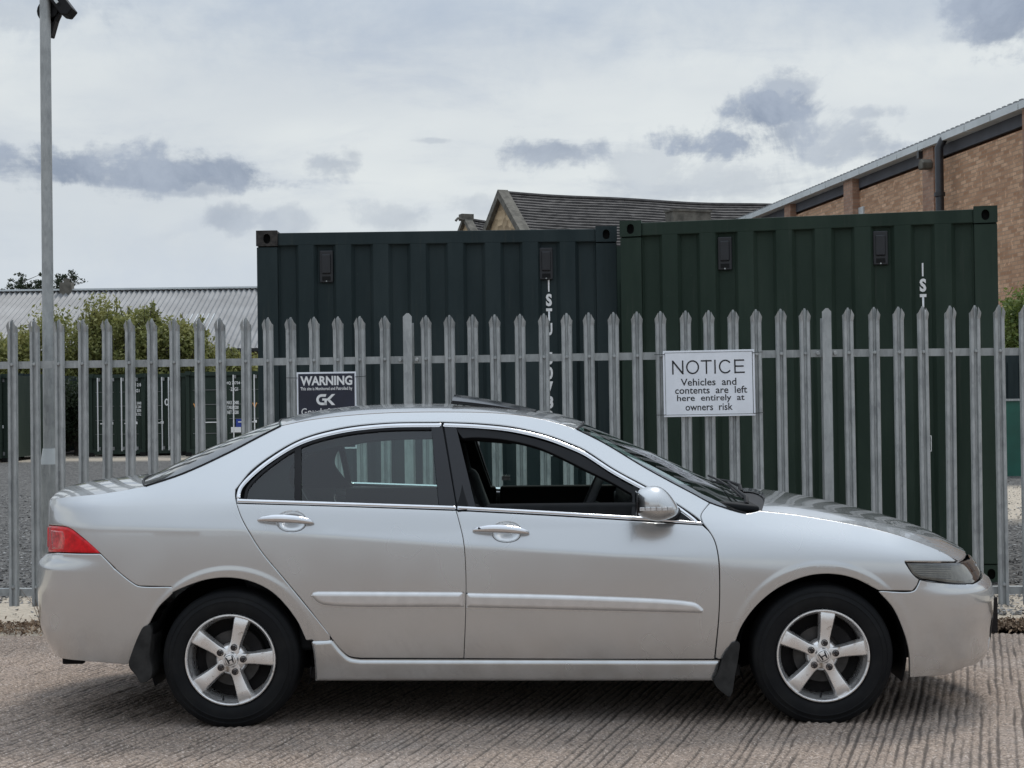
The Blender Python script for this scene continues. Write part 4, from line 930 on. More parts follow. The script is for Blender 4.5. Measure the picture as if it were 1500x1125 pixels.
# ================================================================== palisade fence
fence = tag(empty('palisade_fence', (0, fenceY(0), 0)), 'galvanised steel palisade fence with pointed pales running behind the silver car', 'fence')
fdir = np.array([1, -.07, 0]); fdir /= np.linalg.norm(fdir); fang = math.atan2(fdir[1], fdir[0]); fn_ = np.array([fdir[1], -fdir[0], 0]); FP0 = np.array([0, 10.05, 0])
def onf(px, py, d=0.): return onplane(px, py, FP0+fn_*d, fn_)
PH = 1.92
def pale_mesh():
    xs = [-.0345, -.0275, -.0115, -.0045, .0045, .0115, .0275, .0345]; ys = [.020, .0, .0, .016, .016, .0, .0, .020]; th = .0028
    m = MB()
    def strip(i0, i1, za, zb, top=None, bend=(0, 0)):
        F_, B_ = [], []
        for lv, (zs, k) in enumerate(((za, 0), (zb, 1))):
            for i in range(i0, i1+1):
                z = zs if (k == 0 or top is None) else top[i-i0]; dx, dy = (bend if k else (0, 0)); F_.append((xs[i]+dx, ys[i]+dy, z)); B_.append((xs[i]*(1)+dx, ys[i]+th+dy, z))
        n_ = i1-i0+1; vs = F_+B_; o = 2*n_
        fs = [(j, j+1, n_+j+1, n_+j) for j in range(n_-1)]+[(o+j+1, o+j, o+n_+j, o+n_+j+1) for j in range(n_-1)]
        fs += [(n_+j, n_+j+1, o+n_+j+1, o+n_+j) for j in range(n_-1)]+[(0, n_, o+n_, o), (n_-1, o+n_-1, o+2*n_-1, 2*n_-1)]+[(j+1, j, o+j, o+j+1) for j in range(n_-1)]
        m.add(vs, fs)
    s = PH-.088
    strip(0, 7, 0, s)
    strip(0, 2, s, 0, [PH-.052, PH-.042, PH-.012], (-.004, -.014)); strip(2, 5, s, 0, [PH-.018, PH-.001, PH-.001, PH-.018], (0, .004)); strip(5, 7, s, 0, [PH-.012, PH-.042, PH-.052], (.004, -.014))
    me = bpy.data.meshes.new('pale'); me.from_pydata(m.v, [], m.f); me.materials.append(M['galv']); return me
pm_ = pale_mesh(); tips = [15.5, 49, 85, 118, 152.5, 186.7, 220.5, 254, 290, 323.5, 358, 392, 426, 459.5, 494, 528, 562, 624, 658, 692, 726.7, 760.5, 795.5, 829.3, 863.5, 898.7, 933.3, 968.5, 1003, 1038, 1073.3, 1108.5, 1144.3, 1179.5, 1244, 1280, 1316.5, 1352.8, 1389.9, 1427.2, 1464.3, 1500.5]
posts = [-25, 596.5, 1210.7, 1885]
tips += [-59-33.2*k for k in range(17)]+[1538+37.5*k for k in range(7)]
tipy = lambda x: np.interp(x, [15, 391, 726, 1108, 1464], [468, 464.5, 460, 452.5, 446])
rs2 = np.random.RandomState(11)
for x in sorted(tips):
    p = onf(x, tipy(x)); o = bpy.data.objects.new('pale', pm_); COL.objects.link(o); o.parent = fence
    o.location = Vector(p)-Vector((0, fenceY(0), PH)); o.rotation_euler = (rs2.normal()*.002, rs2.normal()*.003, fang+rs2.normal()*.03)
    b = MB().tube([(0, .014, 0), (0, .001, 0)], .0115, 8).tube([(0, .001, 0), (0, -.004, 0)], .008, 8) if x == min(tips) else None
    if b is not None: bolt_me = b.build('bolt', 'galv', o).data; bpy.data.objects.remove([q for q in bpy.data.objects if q.parent == o][0])
    for zz in (onf(x, np.interp(x, [0, 1500], [534, 513]))[2]-p[2]+PH, .13):
        q = bpy.data.objects.new('bolt', bolt_me); COL.objects.link(q); q.parent = o; q.location = (0, 0, zz)
# rails between the posts, behind the pales
def rail_z(x, up): return onf(x, (np.interp(x, [0, 750, 1500], [535.5, 525, 512.5]) if up else np.interp(x, [0, 1500], [868, 864.5])), -.04)[2]
pe = [-620]+posts[0:3]+[1780]
for a_, b_ in zip(pe[:-1], pe[1:]):
    for up in (True, False):
        A_ = onf(a_, 600, -.045); B_ = onf(b_, 600, -.045); A_[2] = rail_z(a_, up); B_[2] = rail_z(b_, up)
        c_ = (A_+B_)/2-np.array([0, fenceY(0), 0]); L = np.linalg.norm(B_-A_); m = MB(); h_ = .0485/2
        Ry = math.atan2(A_[2]-B_[2], L)
        m.box((0, 0, 0), (L-.012, .006, h_*2)).box((0, .026, h_-.003), (L-.012, .046, .006))
        o = m.build('rail', 'galv', fence); o.location = c_; o.rotation_euler = (0, Ry, fang)
for x in posts[:3]:
    p = onf(x, np.interp(x, [0, 1500], [466, 448]), .005); H_ = p[2]+.05; w_ = .029
    m = MB(); m.prism([(-w_, 0), (w_, 0), (w_, H_-.022), (.010, H_), (-.006, H_), (-w_, H_-.022)], 'y', -.002, .006); m.box((0, .05, H_/2-.03), (.006, .095, H_-.06)); m.prism([(-w_, 0), (w_, 0), (w_, H_-.06), (-w_, H_-.06)], 'y', .095, .103)
    o = m.build('post', 'galv', fence); o.location = (p[0], p[1]-fenceY(0), -.05); o.rotation_euler = (0, 0, fang)
    for up in (True, False):
        for s_ in (-1, 1):
            q = MB().tube([(s_*.055, .034, 0), (s_*.055, .018, 0)], [.0135, .011], 10).build('coach_bolt', 'galv', o, True); q.location = (0, 0, rail_z(x, up)+.05)

# signs wired to the pales
def sign(px0, py0, px1, py1, name, label, face, border, roll=0.):
    A_ = onf(px0, py0, .03); B_ = onf(px1, py1, .03); c_ = (A_+B_)/2; w_ = abs(B_-A_)@np.array([1, 0, 0])/math.cos(fang); h_ = abs(A_[2]-B_[2])
    rt_ = tag(empty(name, c_), label, 'sign'); rt_.rotation_euler = (0, R(roll), fang); m = MB().box((0, 0, 0), (w_, .004, h_)); m.build('board', face, rt_, bevel=.0012)
    return rt_, w_, h_
s1_, w_, h_ = sign(434.5, 545.5, 523, 657, 'warning_sign', 'navy security patrol warning sign with white border hung on the pales above the car roof', 'sign_white', None)
MB().box((0, -.0035, 0), (w_-.022, .003, h_-.022)).build('face_panel', 'sign_navy', s1_)
def letter(root, s, w, h, x, z, mat, bold=0., y=-.0062, name='lettering', space=1.):
    o = link(name, text_mesh(s, w, h, bold, space), mat, root, (x, y, z)); return o
k_ = 1/225.
letter(s1_, 'WARNING', .345, .062, 0, h_/2-.057, 'white_print', .035)
letter(s1_, 'This site is Monitored and Patrolled by', .345, .028, 0, h_/2-.112, 'white_print', .012)
letter(s1_, 'Gough & Kelly', .335, .062, 0, h_/2-.268, 'white_print', .004)
letter(s1_, '24 HOUR SECURITY', .30, .035, 0, h_/2-.36, 'white_print', .01) if False else None
def arc(cx, cz, r, a, b, n): return [(cx+r*math.cos(R(a+(b-a)*k/n)), cz+r*math.sin(R(a+(b-a)*k/n))) for k in range(n+1)]
g = .036; outer = [(.028, g), (-.02, g)]+arc(-.02, 0, g, 90, 270, 12)+[(.016, -g), (.016, -.004)]; 
pl = []
oa = [(.020, g), (-.010, g)]+arc(-.012, 0, g, 95, 265, 12)+[(.020, -g)]; ia = [(.014, g-.017), (-.010, g-.017)]+arc(-.012, 0, g-.017, 95, 265, 12)+[(.020, -g+.017)]
for i in range(len(oa)-1): pl.append([oa[i], oa[i+1], ia[i+1], ia[i]])
pl += [[(-.008, .008), (.022, .008), (.022, -.006), (-.008, -.006)], [(.006, -.006), (.022, -.006), (.022, -g), (.006, -g)]]
pl += [[(.022, .004), (.056, g), (.078, g), (.042, 0), (.022, -.008)], [(.042, .002), (.078, -g), (.054, -g), (.026, -.004)]]
link('emblem', poly_mesh(pl), 'white_print', s1_, (-.02, -.0062, h_/2-.182))
for z_ in (h_/2-.035, -h_/2+.04):
    MB().tube([(-w_/2-.075, -.001, z_), (-w_/2+.006, -.006, z_-.002)], .0022, 5).tube([(w_/2+.065, -.001, z_+.004), (w_/2-.006, -.006, z_)], .0022, 5).build('cable_tie', 'ink', s1_)
s2_, w_, h_ = sign(971, 514, 1106.5, 609, 'notice_sign', 'white notice board about vehicles left at owners risk, tied to the fence above the bonnet', 'sign_white', None, -.35)
m = MB(); b_ = .012
for z_ in (h_/2-b_-.0008, -h_/2+b_+.0008): m.box((0, -.0026, z_), (w_-2*b_, .0012, .0022))
for x_ in (-w_/2+b_+.001, w_/2-b_-.001): m.box((x_, -.0026, 0), (.0035 if x_ > 0 else .0022, .0012, h_-2*b_))
m.build('border_line', 'ink', s2_)
py2z = lambda py: (561.5-py)*k_*1.0
def stroke(p, w=.0092):
    out = []
    for a, b in zip(p[:-1], p[1:]):
        a = np.array(a); b = np.array(b); d = (b-a)/np.linalg.norm(b-a); n = np.array([-d[1], d[0]])*w/2; e = d*w*.12
        out.append([tuple(q) for q in (a-e-n, b+e-n, b+e+n, a-e+n)])
    return out
def nx_(z): return (z-737)/9.375/225
def ring_(x0, x1, a, b, n=26): cx, rx = (nx_(x0)+nx_(x1))/2, (nx_(x1)-nx_(x0))/2-.0045; return [(cx+rx*math.cos(R(a+(b-a)*k/n)), .106+.0405*math.sin(R(a+(b-a)*k/n))) for k in range(n+1)]
zt_n, zb_n = .106+.044, .106-.044; hw_ = .0046
glyphs = {'N': stroke([(nx_(250), zb_n), (nx_(250), zt_n)])+stroke([(nx_(385), zb_n), (nx_(385), zt_n)])+stroke([(nx_(252), zt_n-.004), (nx_(383), zb_n+.004)], .0105),
 'O': stroke(ring_(430, 607, 0, 360)), 'T': stroke([(nx_(633), zt_n-hw_), (nx_(777), zt_n-hw_)])+stroke([(nx_(706), zb_n), (nx_(706), zt_n)]), 'I': stroke([(nx_(823), zb_n), (nx_(823), zt_n)]),
 'C': stroke(ring_(875, 1050, 38, 322)), 'E': stroke([(nx_(1092), zb_n), (nx_(1092), zt_n)])+stroke([(nx_(1092), zt_n-hw_), (nx_(1216), zt_n-hw_)])+stroke([(nx_(1092), .107), (nx_(1208), .107)])+stroke([(nx_(1092), zb_n+hw_), (nx_(1222), zb_n+hw_)])}
for k2_, g_ in glyphs.items():
    for i_, pg in enumerate(g_): glyphs[k2_][i_] = pg
    link('lettering', poly_mesh(g_), 'ink', s2_, (0, -.0032, 0))
for s_, w2, x_, z_, hh in (('Vehicles  and', .357, -.003, .012, .046), ('contents  are  left', .463, .012, -.040, .046), ('here  entirely  at', .433, .009, -.096, .052), ('owners  risk', .303, -.003, -.149, .046)): letter(s2_, s_, w2, hh, x_, z_-.003, 'ink', 0.010, -.0032)
for z_ in (h_/2-.022, -h_/2+.014):
    MB().tube([(-w_/2-.055, .002, z_), (-w_/2+.012, -.006, z_)], .0022, 5).tube([(w_/2+.055, .002, z_+.004), (w_/2-.012, -.006, z_)], .0022, 5).build('cable_tie', 'ink', s2_)

# ================================================================== containers beside the fence
def container(ox, oy, L, z0, z1, yaw, mat, label, rec, vents, number, group=None, nribs=10, castmat=('rust', None)):
    rt_ = tag(empty('storage_container', (ox, oy, z0), yaw), label, 'container', group); H_ = z1-z0; D_ = 2.438; cw = .178; chh = .118
    # long side: corrugated sheet, outer flats separated by deep trapezoid recesses
    a_, b_ = cw, L-cw; pitch = (b_-a_)/nribs; prof = [(a_, .030)]
    for k in range(int(nribs)+1):
        x0 = a_+pitch*k
        prof += [(x0+pitch*.05, .053), (x0+pitch*.45, .053)]+([(x0+pitch*.55, .012), (x0+pitch*.95, .012)] if k < int(nribs) else [])
    prof += [(b_, .030)]
    sh = MB(); n_ = len(prof); sh.add([(x, y, .15) for x, y in prof]+[(x, y, H_-.105) for x, y in prof], [(i, i+1, n_+i+1, n_+i) for i in range(n_-1)]); sh.build('corrugated_side', mat, rt_)
    MB().box((L/2, .05, H_-.055), (L-2*cw, .075, .105)).build('top_rail', mat, rt_, bevel=.006); MB().box((L/2, .05, .08), (L-2*cw, .075, .14)).build('bottom_rail', mat, rt_, bevel=.006)
    for x in (cw/2, L-cw/2):
        MB().box((x, .06, H_/2), (cw-.006, .11, H_-.24)).build('corner_post', mat, rt_, bevel=.006)
    for ci, x in enumerate((cw/2, L-cw/2)):
        for z in (H_-chh/2+.012, chh/2-.01):
            cm = castmat[ci] or mat
            # casting with a real oval hole
            N_ = 28; hw, hh2 = cw/2, (chh+.012)/2; rrx, rrz = .030, .041; ins_, outs = [], []
            for k in range(N_):
                q = 2*PI*k/N_; c0, s0 = math.cos(q), math.sin(q); e_ = 4
                ins_.append((rrx*c0, -.004+rrz*(abs(s0)**.8)*np.sign(s0))); t_ = min(hw/max(abs(c0), 1e-6), hh2/max(abs(s0), 1e-6)); outs.append((t_*c0, t_*s0))
            corners = [(hw, hh2), (-hw, hh2), (-hw, -hh2), (hw, -hh2)]
            vs = [(x+p[0], -.004, z+p[1]) for p in outs]+[(x+p[0], -.004, z+p[1]) for p in ins_]+[(x+p[0], .03, z+p[1]) for p in ins_]+[(x+p[0], .17, z+p[1]) for p in outs]+[(x+c[0], -.004, z+c[1]) for c in corners]
            fs = [(k, (k+1) % N_, N_+(k+1) % N_, N_+k) for k in range(N_)]+[(N_+k, N_+(k+1) % N_, 2*N_+(k+1) % N_, 2*N_+k) for k in range(N_)]+[(k, 3*N_+k, 3*N_+(k+1) % N_, (k+1) % N_) for k in range(N_)]
            for qi, ci2 in enumerate((0, 1, 2, 3)):
                qa = math.atan2(corners[ci2][1], corners[ci2][0]) % (2*PI); k = int(qa/(2*PI)*N_); fs.append((k, 4*N_+ci2, (k+1) % N_))
            c_ = pyd('corner_casting', vs, fs, cm, rt_)
            MB().box((x, .10, z), (cw*.9, .10, chh*.9)).build('casting_cavity', 'hole', c_)
    m = MB(); m.add([(0, .1, .05), (0, D_, .05), (0, D_, H_-.02), (0, .1, H_-.02)], [(0, 1, 2, 3)]).add([(L, .1, .05), (L, D_, .05), (L, D_, H_-.02), (L, .1, H_-.02)], [(0, 1, 2, 3)]).add([(0, .05, H_-.02), (L, .05, H_-.02), (L, D_, H_-.02), (0, D_, H_-.02)], [(0, 1, 2, 3)]).add([(0, D_, .0), (L, D_, 0), (L, D_, H_-.02), (0, D_, H_-.02)], [(0, 1, 2, 3)]); m.build('shell_panels', mat, rt_)
    for v in vents:
        x = v[0]; z = H_-v[1]
        vm = MB().box((x, .038, z), (.112, .022, .268)).build('vent', 'vent', rt_, bevel=.008); MB().box((x, .022, z+.02), (.075, .026, .165)).build('vent_hood', 'vent', vm, bevel=.010); MB().box((x, .026, z-.10), (.07, .006, .035)).build('vent_slot', 'hole', vm)
        MB().tube([(x, .027, z-.122), (x, .022, z-.122)], .006, 8).build('screw', 'galv', vm)
    if number:
        x, z = number[0], H_-number[1]; st = .1215
        for i, ch in enumerate(number[2]):
            if ch == ' ': continue
            w2 = .012 if ch in 'I1' else .050
            link('lettering', text_mesh(ch, w2, .104, .045 if ch not in 'I' else .0), 'white_print', rt_, (x, .0455, z-st*i))
        zc_ = z-st*len(number[2])-.02; link('lettering', text_mesh(number[3], .052, .085, .03), 'white_print', rt_, (x, .0455, zc_)); t_ = .006; aw, ah = .046, .062
        link('check_digit_box', poly_mesh([[(-aw, -ah), (aw, -ah), (aw, -ah+t_), (-aw, -ah+t_)], [(-aw, ah-t_), (aw, ah-t_), (aw, ah), (-aw, ah)], [(-aw, -ah+t_), (-aw+t_, -ah+t_), (-aw+t_, ah-t_), (-aw, ah-t_)], [(aw-t_, -ah+t_), (aw, -ah+t_), (aw, ah-t_), (aw-t_, ah-t_)]]), 'white_print', rt_, (x, .0455, zc_))
    return rt_
YL = 12.72; pL = at(375, 341, YL); pR = at(903.5, 330, YL)
L1 = pR[0]-pL[0]; ppm = 2250/YL
container(pL[0], pL[1], L1, .06, pL[2], math.atan2(0, 1), 'cont_blue', 'slate green storage container on the left of the two behind the fence', None, [((477-375)/ppm, .285), ((800-375)/ppm, .285)], ((803.5-375)/ppm, .465, 'ISTU 507301', '3'), None, 8.5, ('rust', None))
A_ = at(907.5, 328, 12.5); B_ = at(1461, 303, 11.80); L2 = math.hypot(B_[0]-A_[0], B_[1]-A_[1]); yw = math.atan2(B_[1]-A_[1], B_[0]-A_[0])
def xs_on(px): # distance along the right container's side seen at pixel px
    k = (px-750)/F_PX; d0, d1 = math.cos(yw), math.sin(yw); return (A_[0]-k*A_[1])/(k*d1-d0)
container(A_[0], A_[1], L2, .04, (A_[2]+B_[2])/2, yw, 'cont_green', 'dark green storage container behind the notice board, right one of the near pair', None, [(xs_on(1064), .275), (xs_on(1293), .275)], (xs_on(1354.5), .455, 'ISTU 507219', '6'), None, 8.5, (None, None))

gap_box = tag(empty('storage_container', (.55, 15.9, .0)), 'dark container-like box added to darken the gap between the two near green containers', 'container')  # unseen box added behind the gap to keep it dark
MB().box((1.4, 1.2, 1.53), (2.8, 2.4, 3.06)).build('body', 'cont_green', gap_box); m = MB()
for k in range(9): m.box((.2+k*.3, -.015, 1.4), (.15, .03, 2.6))
m.build('corrugation', 'cont_green', gap_box)
# ================================================================== lamp post behind the fence on the left
lp = at(74, 860, 10.75); lt = at(62, 0, 10.75)
post = tag(empty('lamp_post', (lp[0], lp[1], -.03)), 'tall galvanised lamp post with black floodlights standing behind the fence at the left', 'lamp post')
X0, Xt = lp[0], lt[0]; HT = 4.75; zs = at(70, 657, 10.75)[2]+.03
MB().tube([(0, 0, zs-.05), (0, 0, HT)], [.040, .0365], 24).build('pole', 'galv', post, True)
MB().tube([(0, 0, 0), (0, 0, zs-.11)], [.060, .060], 24).build('base_sleeve', 'galv', post, True)
MB().tube([(0, 0, zs-.11), (0, 0, zs)], [.0605, .044], 24).build('sleeve_cone', 'grey_metal', post, True)
zt = lambda py: at(62, py, 10.75)[2]+.03
MB().box((0, .02, HT), (.5, .06, .05)).build('cross_arm', 'black', post, bevel=.006)
f_ = MB().tube([(.01, .10, zt(14)), (.01, .045, zt(14))], .082, 20).tube([(.02, .03, zt(12)), (.02, .10, zt(12))], .06, 16).build('camera_bracket', 'black', post, True, bevel=0)
q = R(52); Rm = np.array([[math.cos(q), 0, math.sin(q)], [0, 1, 0], [-math.sin(q), 0, math.cos(q)]])
fl_ = MB().prism([(-.11, -.05), (.095, -.055), (.135, -.02), (.12, .05), (-.10, .055)], 'y', -.07, .09); fl_.v = [tuple(Rm@(np.array(v_)*.88)+[.105, .02, zt(3)]) for v_ in fl_.v]
fo = fl_.build('floodlight', 'black', post, bevel=.008); g2 = MB().box((.10, -.075, zt(6)), (.03, .006, .02), Rm).build('clamp', 'grey_metal', fo)
MB().prism([(-.02, .10), (.075, .07), (.055, .02), (.02, -.10), (-.055, -.08), (-.058, -.03), (-.02, .02)], 'y', .045, .14).build('junction_box', 'black', post, loc=(.005, 0, zt(30)), bevel=.008)

# ================================================================== row of containers across the yard
def far_container(px0, px1, pyt, pyb, Y, label, side=1, rods=True, marks=None, mat='cont_far'):
    a_ = at(px0, pyb, Y); b_ = at(px1, pyb, Y); t_ = at(px0, pyt, Y); W_ = b_[0]-a_[0]; H_ = t_[2]+.03
    rt_ = tag(empty('shipping_container', (a_[0], Y, -.03)), label, 'container', 'containers standing across the yard')
    MB().box((W_/2, 3.03, H_/2+.05), (W_-.02, 6.0, H_-.12)).build('shell', mat, rt_)
    m = MB()
    for x in (.055, W_-.055): m.box((x, .0, H_/2), (.11, .10, H_))
    m.box((W_/2, 0, H_-.06), (W_-.22, .09, .12)).box((W_/2, 0, .14), (W_-.22, .09, .15)); m.build('door_frame', mat, rt_)
    for x in (.07, W_-.07):
        for z in (H_-.04, .06): MB().box((x, -.03, z), (.16, .16, .12)).build('corner_casting', 'hole' if z < 1 else mat, rt_)
    for i in (0, 1):
        x0 = .12+i*(W_-.24)/2; wd = (W_-.24)/2-.012; dm = MB(); n_ = 5; hh = (H_-.36)/n_
        dm.box((x0+wd/2, .03, H_/2+.02), (wd, .03, H_-.34)); d_ = dm.build('door', mat, rt_)
        for k in range(n_): MB().box((x0+wd/2, .008, .22+hh*(k+.5)), (wd-.10, .02, hh-.09)).build('door_panel', mat, d_)
        for k in range(1, n_): MB().box((x0+wd/2, -.005, .22+hh*k+.028), (wd-.16, .006, .014)).build('panel_edge', 'tin', d_)
        if rods:
            for fx in ((.22, .80) if i == 0 else (.20, .78)):
                x = x0+wd*fx; r_ = MB().tube([(x, -.045, .16), (x, -.045, H_-.10)], .020, 6).build('locking_rod', 'white_print', d_, True)
                for z in (.24, H_-.16): MB().box((x+.03, -.03, z), (.10, .05, .10)).build('rod_keeper', 'tin', d_)
            MB().box((x0+wd*.55, -.055, H_*.40), (wd*.45, .02, .03)).box((x0+wd*.80, -.05, H_*.405), (.09, .03, .08)).build('door_handle', 'white_print', d_)
    if marks:
        for s_, fx, z, w2, h2, mt in marks: link('lettering', text_mesh(s_, w2, h2, .02), mt, rt_, (W_*fx, -.035, z))
    return rt_
far_container(131, 213.5, 549, 667.5, 47, 'dark green container across the yard, leftmost of the door ends facing the fence', marks=[('ISTU 218 4', .86, 2.18, .38, .10, 'white_print'), ('22G1', .84, 2.0, .22, .10, 'white_print'), ('MAX 30480\nTARE 2200\nNET 28280\nCUBE 33.2', .86, 1.45, .26, .42, 'white_print')])
far_container(214.5, 273, 548, 668, 47.3, 'narrow dark green container across the yard, second door end from the left', marks=[('0', .53, 1.64, .14, .22, 'white_print')])
far_container(273.5, 392, 545, 669, 46.2, 'dark green container across the yard, half hidden by the near left container', marks=[('HQ 22734 0', .60, 2.18, .50, .10, 'white_print'), ('22G1', .60, 2.0, .22, .11, 'white_print'), ('MAX 30480\nTARE 2200\nNET 28280', .58, 1.45, .36, .40, 'white_print'), ('V', .85, 1.50, .15, .17, 'orange_print'), ('V', .12, 1.50, .15, .17, 'orange_print')])
fc_ = bpy.data.objects['shipping_container.002']; MB().box((1.58, -.04, .98), (.16, .01, .24)).build('plate', 'blue_print', fc_); MB().box((1.50, -.036, .78), (.30, .008, .16)).build('plate', 'white_print', fc_)
far_container(-62, -12, 548, 678, 42, 'dark container at the far left edge of the yard, cut by the frame', rods=False); far_container(-11, 12, 549, 676, 43, 'narrow dark container end just beside the lamp post, at the left of the yard', rods=True)
far_container(28, 58, 548, 670, 46.5, 'dark blue green container with pale door rods just left of the lamp post', rods=True, mat='cont_blue')
# right hand side: teal hoarding, dark container behind
h0 = at(1430, 588, 28.5); h1 = at(1560, 588, 28.5); 
hd = tag(empty('hoarding', (h0[0], 28.5, -.03)), 'teal green low hoarding standing in the yard right of the green container', 'hoarding'); MB().box(((h1[0]-h0[0])/2, 0, (h0[2]+.03)/2), (h1[0]-h0[0], .05, h0[2]+.03)).build('board', 'hoard', hd); MB().box(((h1[0]-h0[0])/2, -.02, h0[2]+.05), (h1[0]-h0[0], .09, .04)).build('top_rail', 'galv', hd)
h0 = at(1405, 521, 32); h1 = at(1600, 521, 32); ct_ = tag(empty('storage_unit', (h0[0], 32, -.03)), 'dark storage unit beyond the teal hoarding at the right edge', 'storage unit')
MB().box(((h1[0]-h0[0])/2, 1.2, (h0[2]+.03)/2), (h1[0]-h0[0], 2.4, h0[2]+.03)).build('body', 'cont_blue', ct_); m = MB()
for k in range(12): m.box((.1+k*.24, -.012, (h0[2])/2), (.12, .03, h0[2]-.25))
m.build('ribs', 'cont_blue', ct_)
bp = at(1453, 874, 9.55); MB_ = MB().box((0, 0, (bp[2]+.03)/2), (.050, .065, bp[2]+.03)); tag(MB_.build('bollard', 'gloss_black', loc=(bp[0], bp[1], -.03), bevel=.004), 'short black square post behind the front bumper at the fence foot', 'bollard')

# ================================================================== brick warehouse on the right
aW, bW = 20.5, -.144; wdir = np.array([bW, 1.0]); wdir /= np.linalg.norm(wdir); EZ = 9.42
wang = math.atan2(-wdir[1], -wdir[0])          # local x runs from the far end towards the camera
p0 = np.array([aW+bW*71, 71.]); LW = 44/wdir[1]
wh = tag(empty('brick_warehouse', (p0[0], p0[1], -.03), wang), 'long buff brick warehouse with brick piers and sloping metal eaves line at the right', 'building')
nW = -1  # camera side is local -y or +y
ca, sa = math.cos(wang), math.sin(wang)
def wx(px, off=0.):     # distance along the wall from its far end at pixel column px, for a thing standing proud by off
    k = (px-750)/F_PX; Y = (aW-off)/(k-bW); return (71-Y)/wdir[1]
test = np.array([ca*0-sa*1, sa*0+ca*1]); cs_ = 1 if (test@(-p0)) > 0 else -1     # local y sign that faces the camera
H_ = EZ
MB().box((LW/2, -cs_*.15, (H_-.5)/2), (LW, .3, H_-.5)).build('wall', 'brick', wh)
MB().box((LW/2, cs_*.0-cs_*.04, H_-.21), (LW, .12, .38)).build('fascia', 'fascia_dark', wh) 
piers = [wx(1084, .25), wx(1157, .25), wx(1246.5, .25), wx(1364, .25), wx(1515, .25)]
for x, w2 in zip(piers, (.55, .75, .9, .85, .9)): MB().box((x, cs_*.13, (H_-.02)/2), (w2, .26, H_-.04)).build('pier', 'brick_pier', wh, bevel=.0)
n_g = 26; 
for k in range(n_g):
    l_ = LW/n_g; MB().box((l_*(k+.5), cs_*.20, H_+.05), (l_-.06, .40, .21)).build('gutter', 'grey_metal', wh)
m = MB(); n_ = int(LW/.34)
for k in range(n_): m.box(((k+.5)*LW/n_, cs_*.1-cs_*1.0, H_+.235), (.17, 2.3, .07))
m.box((LW/2, -cs_*5, H_+.17), (LW, 10, .06)); m.build('roof_sheeting', 'tin', wh)
MB().box((LW/2, -cs_*5, H_/2), (LW, 9.4, H_-.2)).build('rear_walls', 'brick_red', wh)
xd = wx(1380, .45); MB().tube([(xd, cs_*.45, .0), (xd, cs_*.45, H_-.25), (xd, cs_*.3, H_+.0)], .13, 12).build('downpipe', 'pipe', wh, True)
zc2 = (at(1380, 282, 47)[2]); MB().tube([(xd, cs_*.45, zc2-.06), (xd, cs_*.45, zc2+.06)], .17, 12).build('pipe_collar', 'pipe', wh, True)
xl = wx(1352, .6); yl_ = at(1352, 243, 48.5)[2]; wl_ = MB().prism([(-.17, -.11), (.17, -.11), (.21, .08), (.08, .20), (-.08, .20), (-.21, .08)], 'y', cs_*.27, cs_*.60).build('wall_light', 'coping', wh, loc=(xl, 0, yl_), bevel=.03)
MB().box((wx(1351, .35), cs_*.33, at(1351, 226, 49)[2]), (.16, .14, .22)).build('alarm_box', 'pipe', wh)
MB().box((wx(1154)+.1, cs_*.5, at(1154, 314, 61)[2]), (.34, .3, .34)).build('wall_light', 'pipe', wh, bevel=.05)
MB().box((wx(1267), cs_*.03, at(1267, 313, 55)[2]), (.45, .06, .5)).build('wall_plate', 'grey_metal', wh)

# ================================================================== stone hall with slate roof
gy = R(22); ap = at(735.5, 283.5, 80); sh_ = tag(empty('stone_hall', (ap[0], ap[1], -.03), gy), 'long stone hall with sagging dark slate roof and gable end rising behind the containers', 'building')
RZ = ap[2]+.03; HWd = 6.2; DR = HWd*math.tan(R(39)); EV = RZ-DR; LH = 21
pyd('gable_wall', [(0, -HWd, 0), (0, HWd, 0), (0, HWd, EV), (0, 0, RZ-.15), (0, -HWd, EV)], [(0, 1, 2, 3, 4)], 'stone', sh_)
MB().box((LH/2+.2, -HWd+.3, EV/2), (LH, .4, EV)).build('front_wall', 'stone', sh_)
for s_ in (-1, 1):
    m = MB(); L_ = math.hypot(HWd, DR); 
    for k in range(9):
        f0, f1 = k/9, (k+1)/9; y0, y1 = s_*(-HWd)*f0, s_*(-HWd)*f1; z0, z1 = RZ+.1-DR*f0, RZ+.1-DR*f1
        m.add([(-.25, y0, z0-.35), (.32, y0, z0-.35), (.32, y1*.995, z1-.35), (-.25, y1*.995, z1-.35), (-.25, y0, z0+.10), (.32, y0, z0+.10), (.32, y1*.995, z1+.10), (-.25, y1*.995, z1+.10)], [(0, 3, 2, 1), (4, 5, 6, 7), (0, 1, 5, 4), (1, 2, 6, 5), (2, 3, 7, 6), (3, 0, 4, 7)])
    m.build('coping', 'coping', sh_)
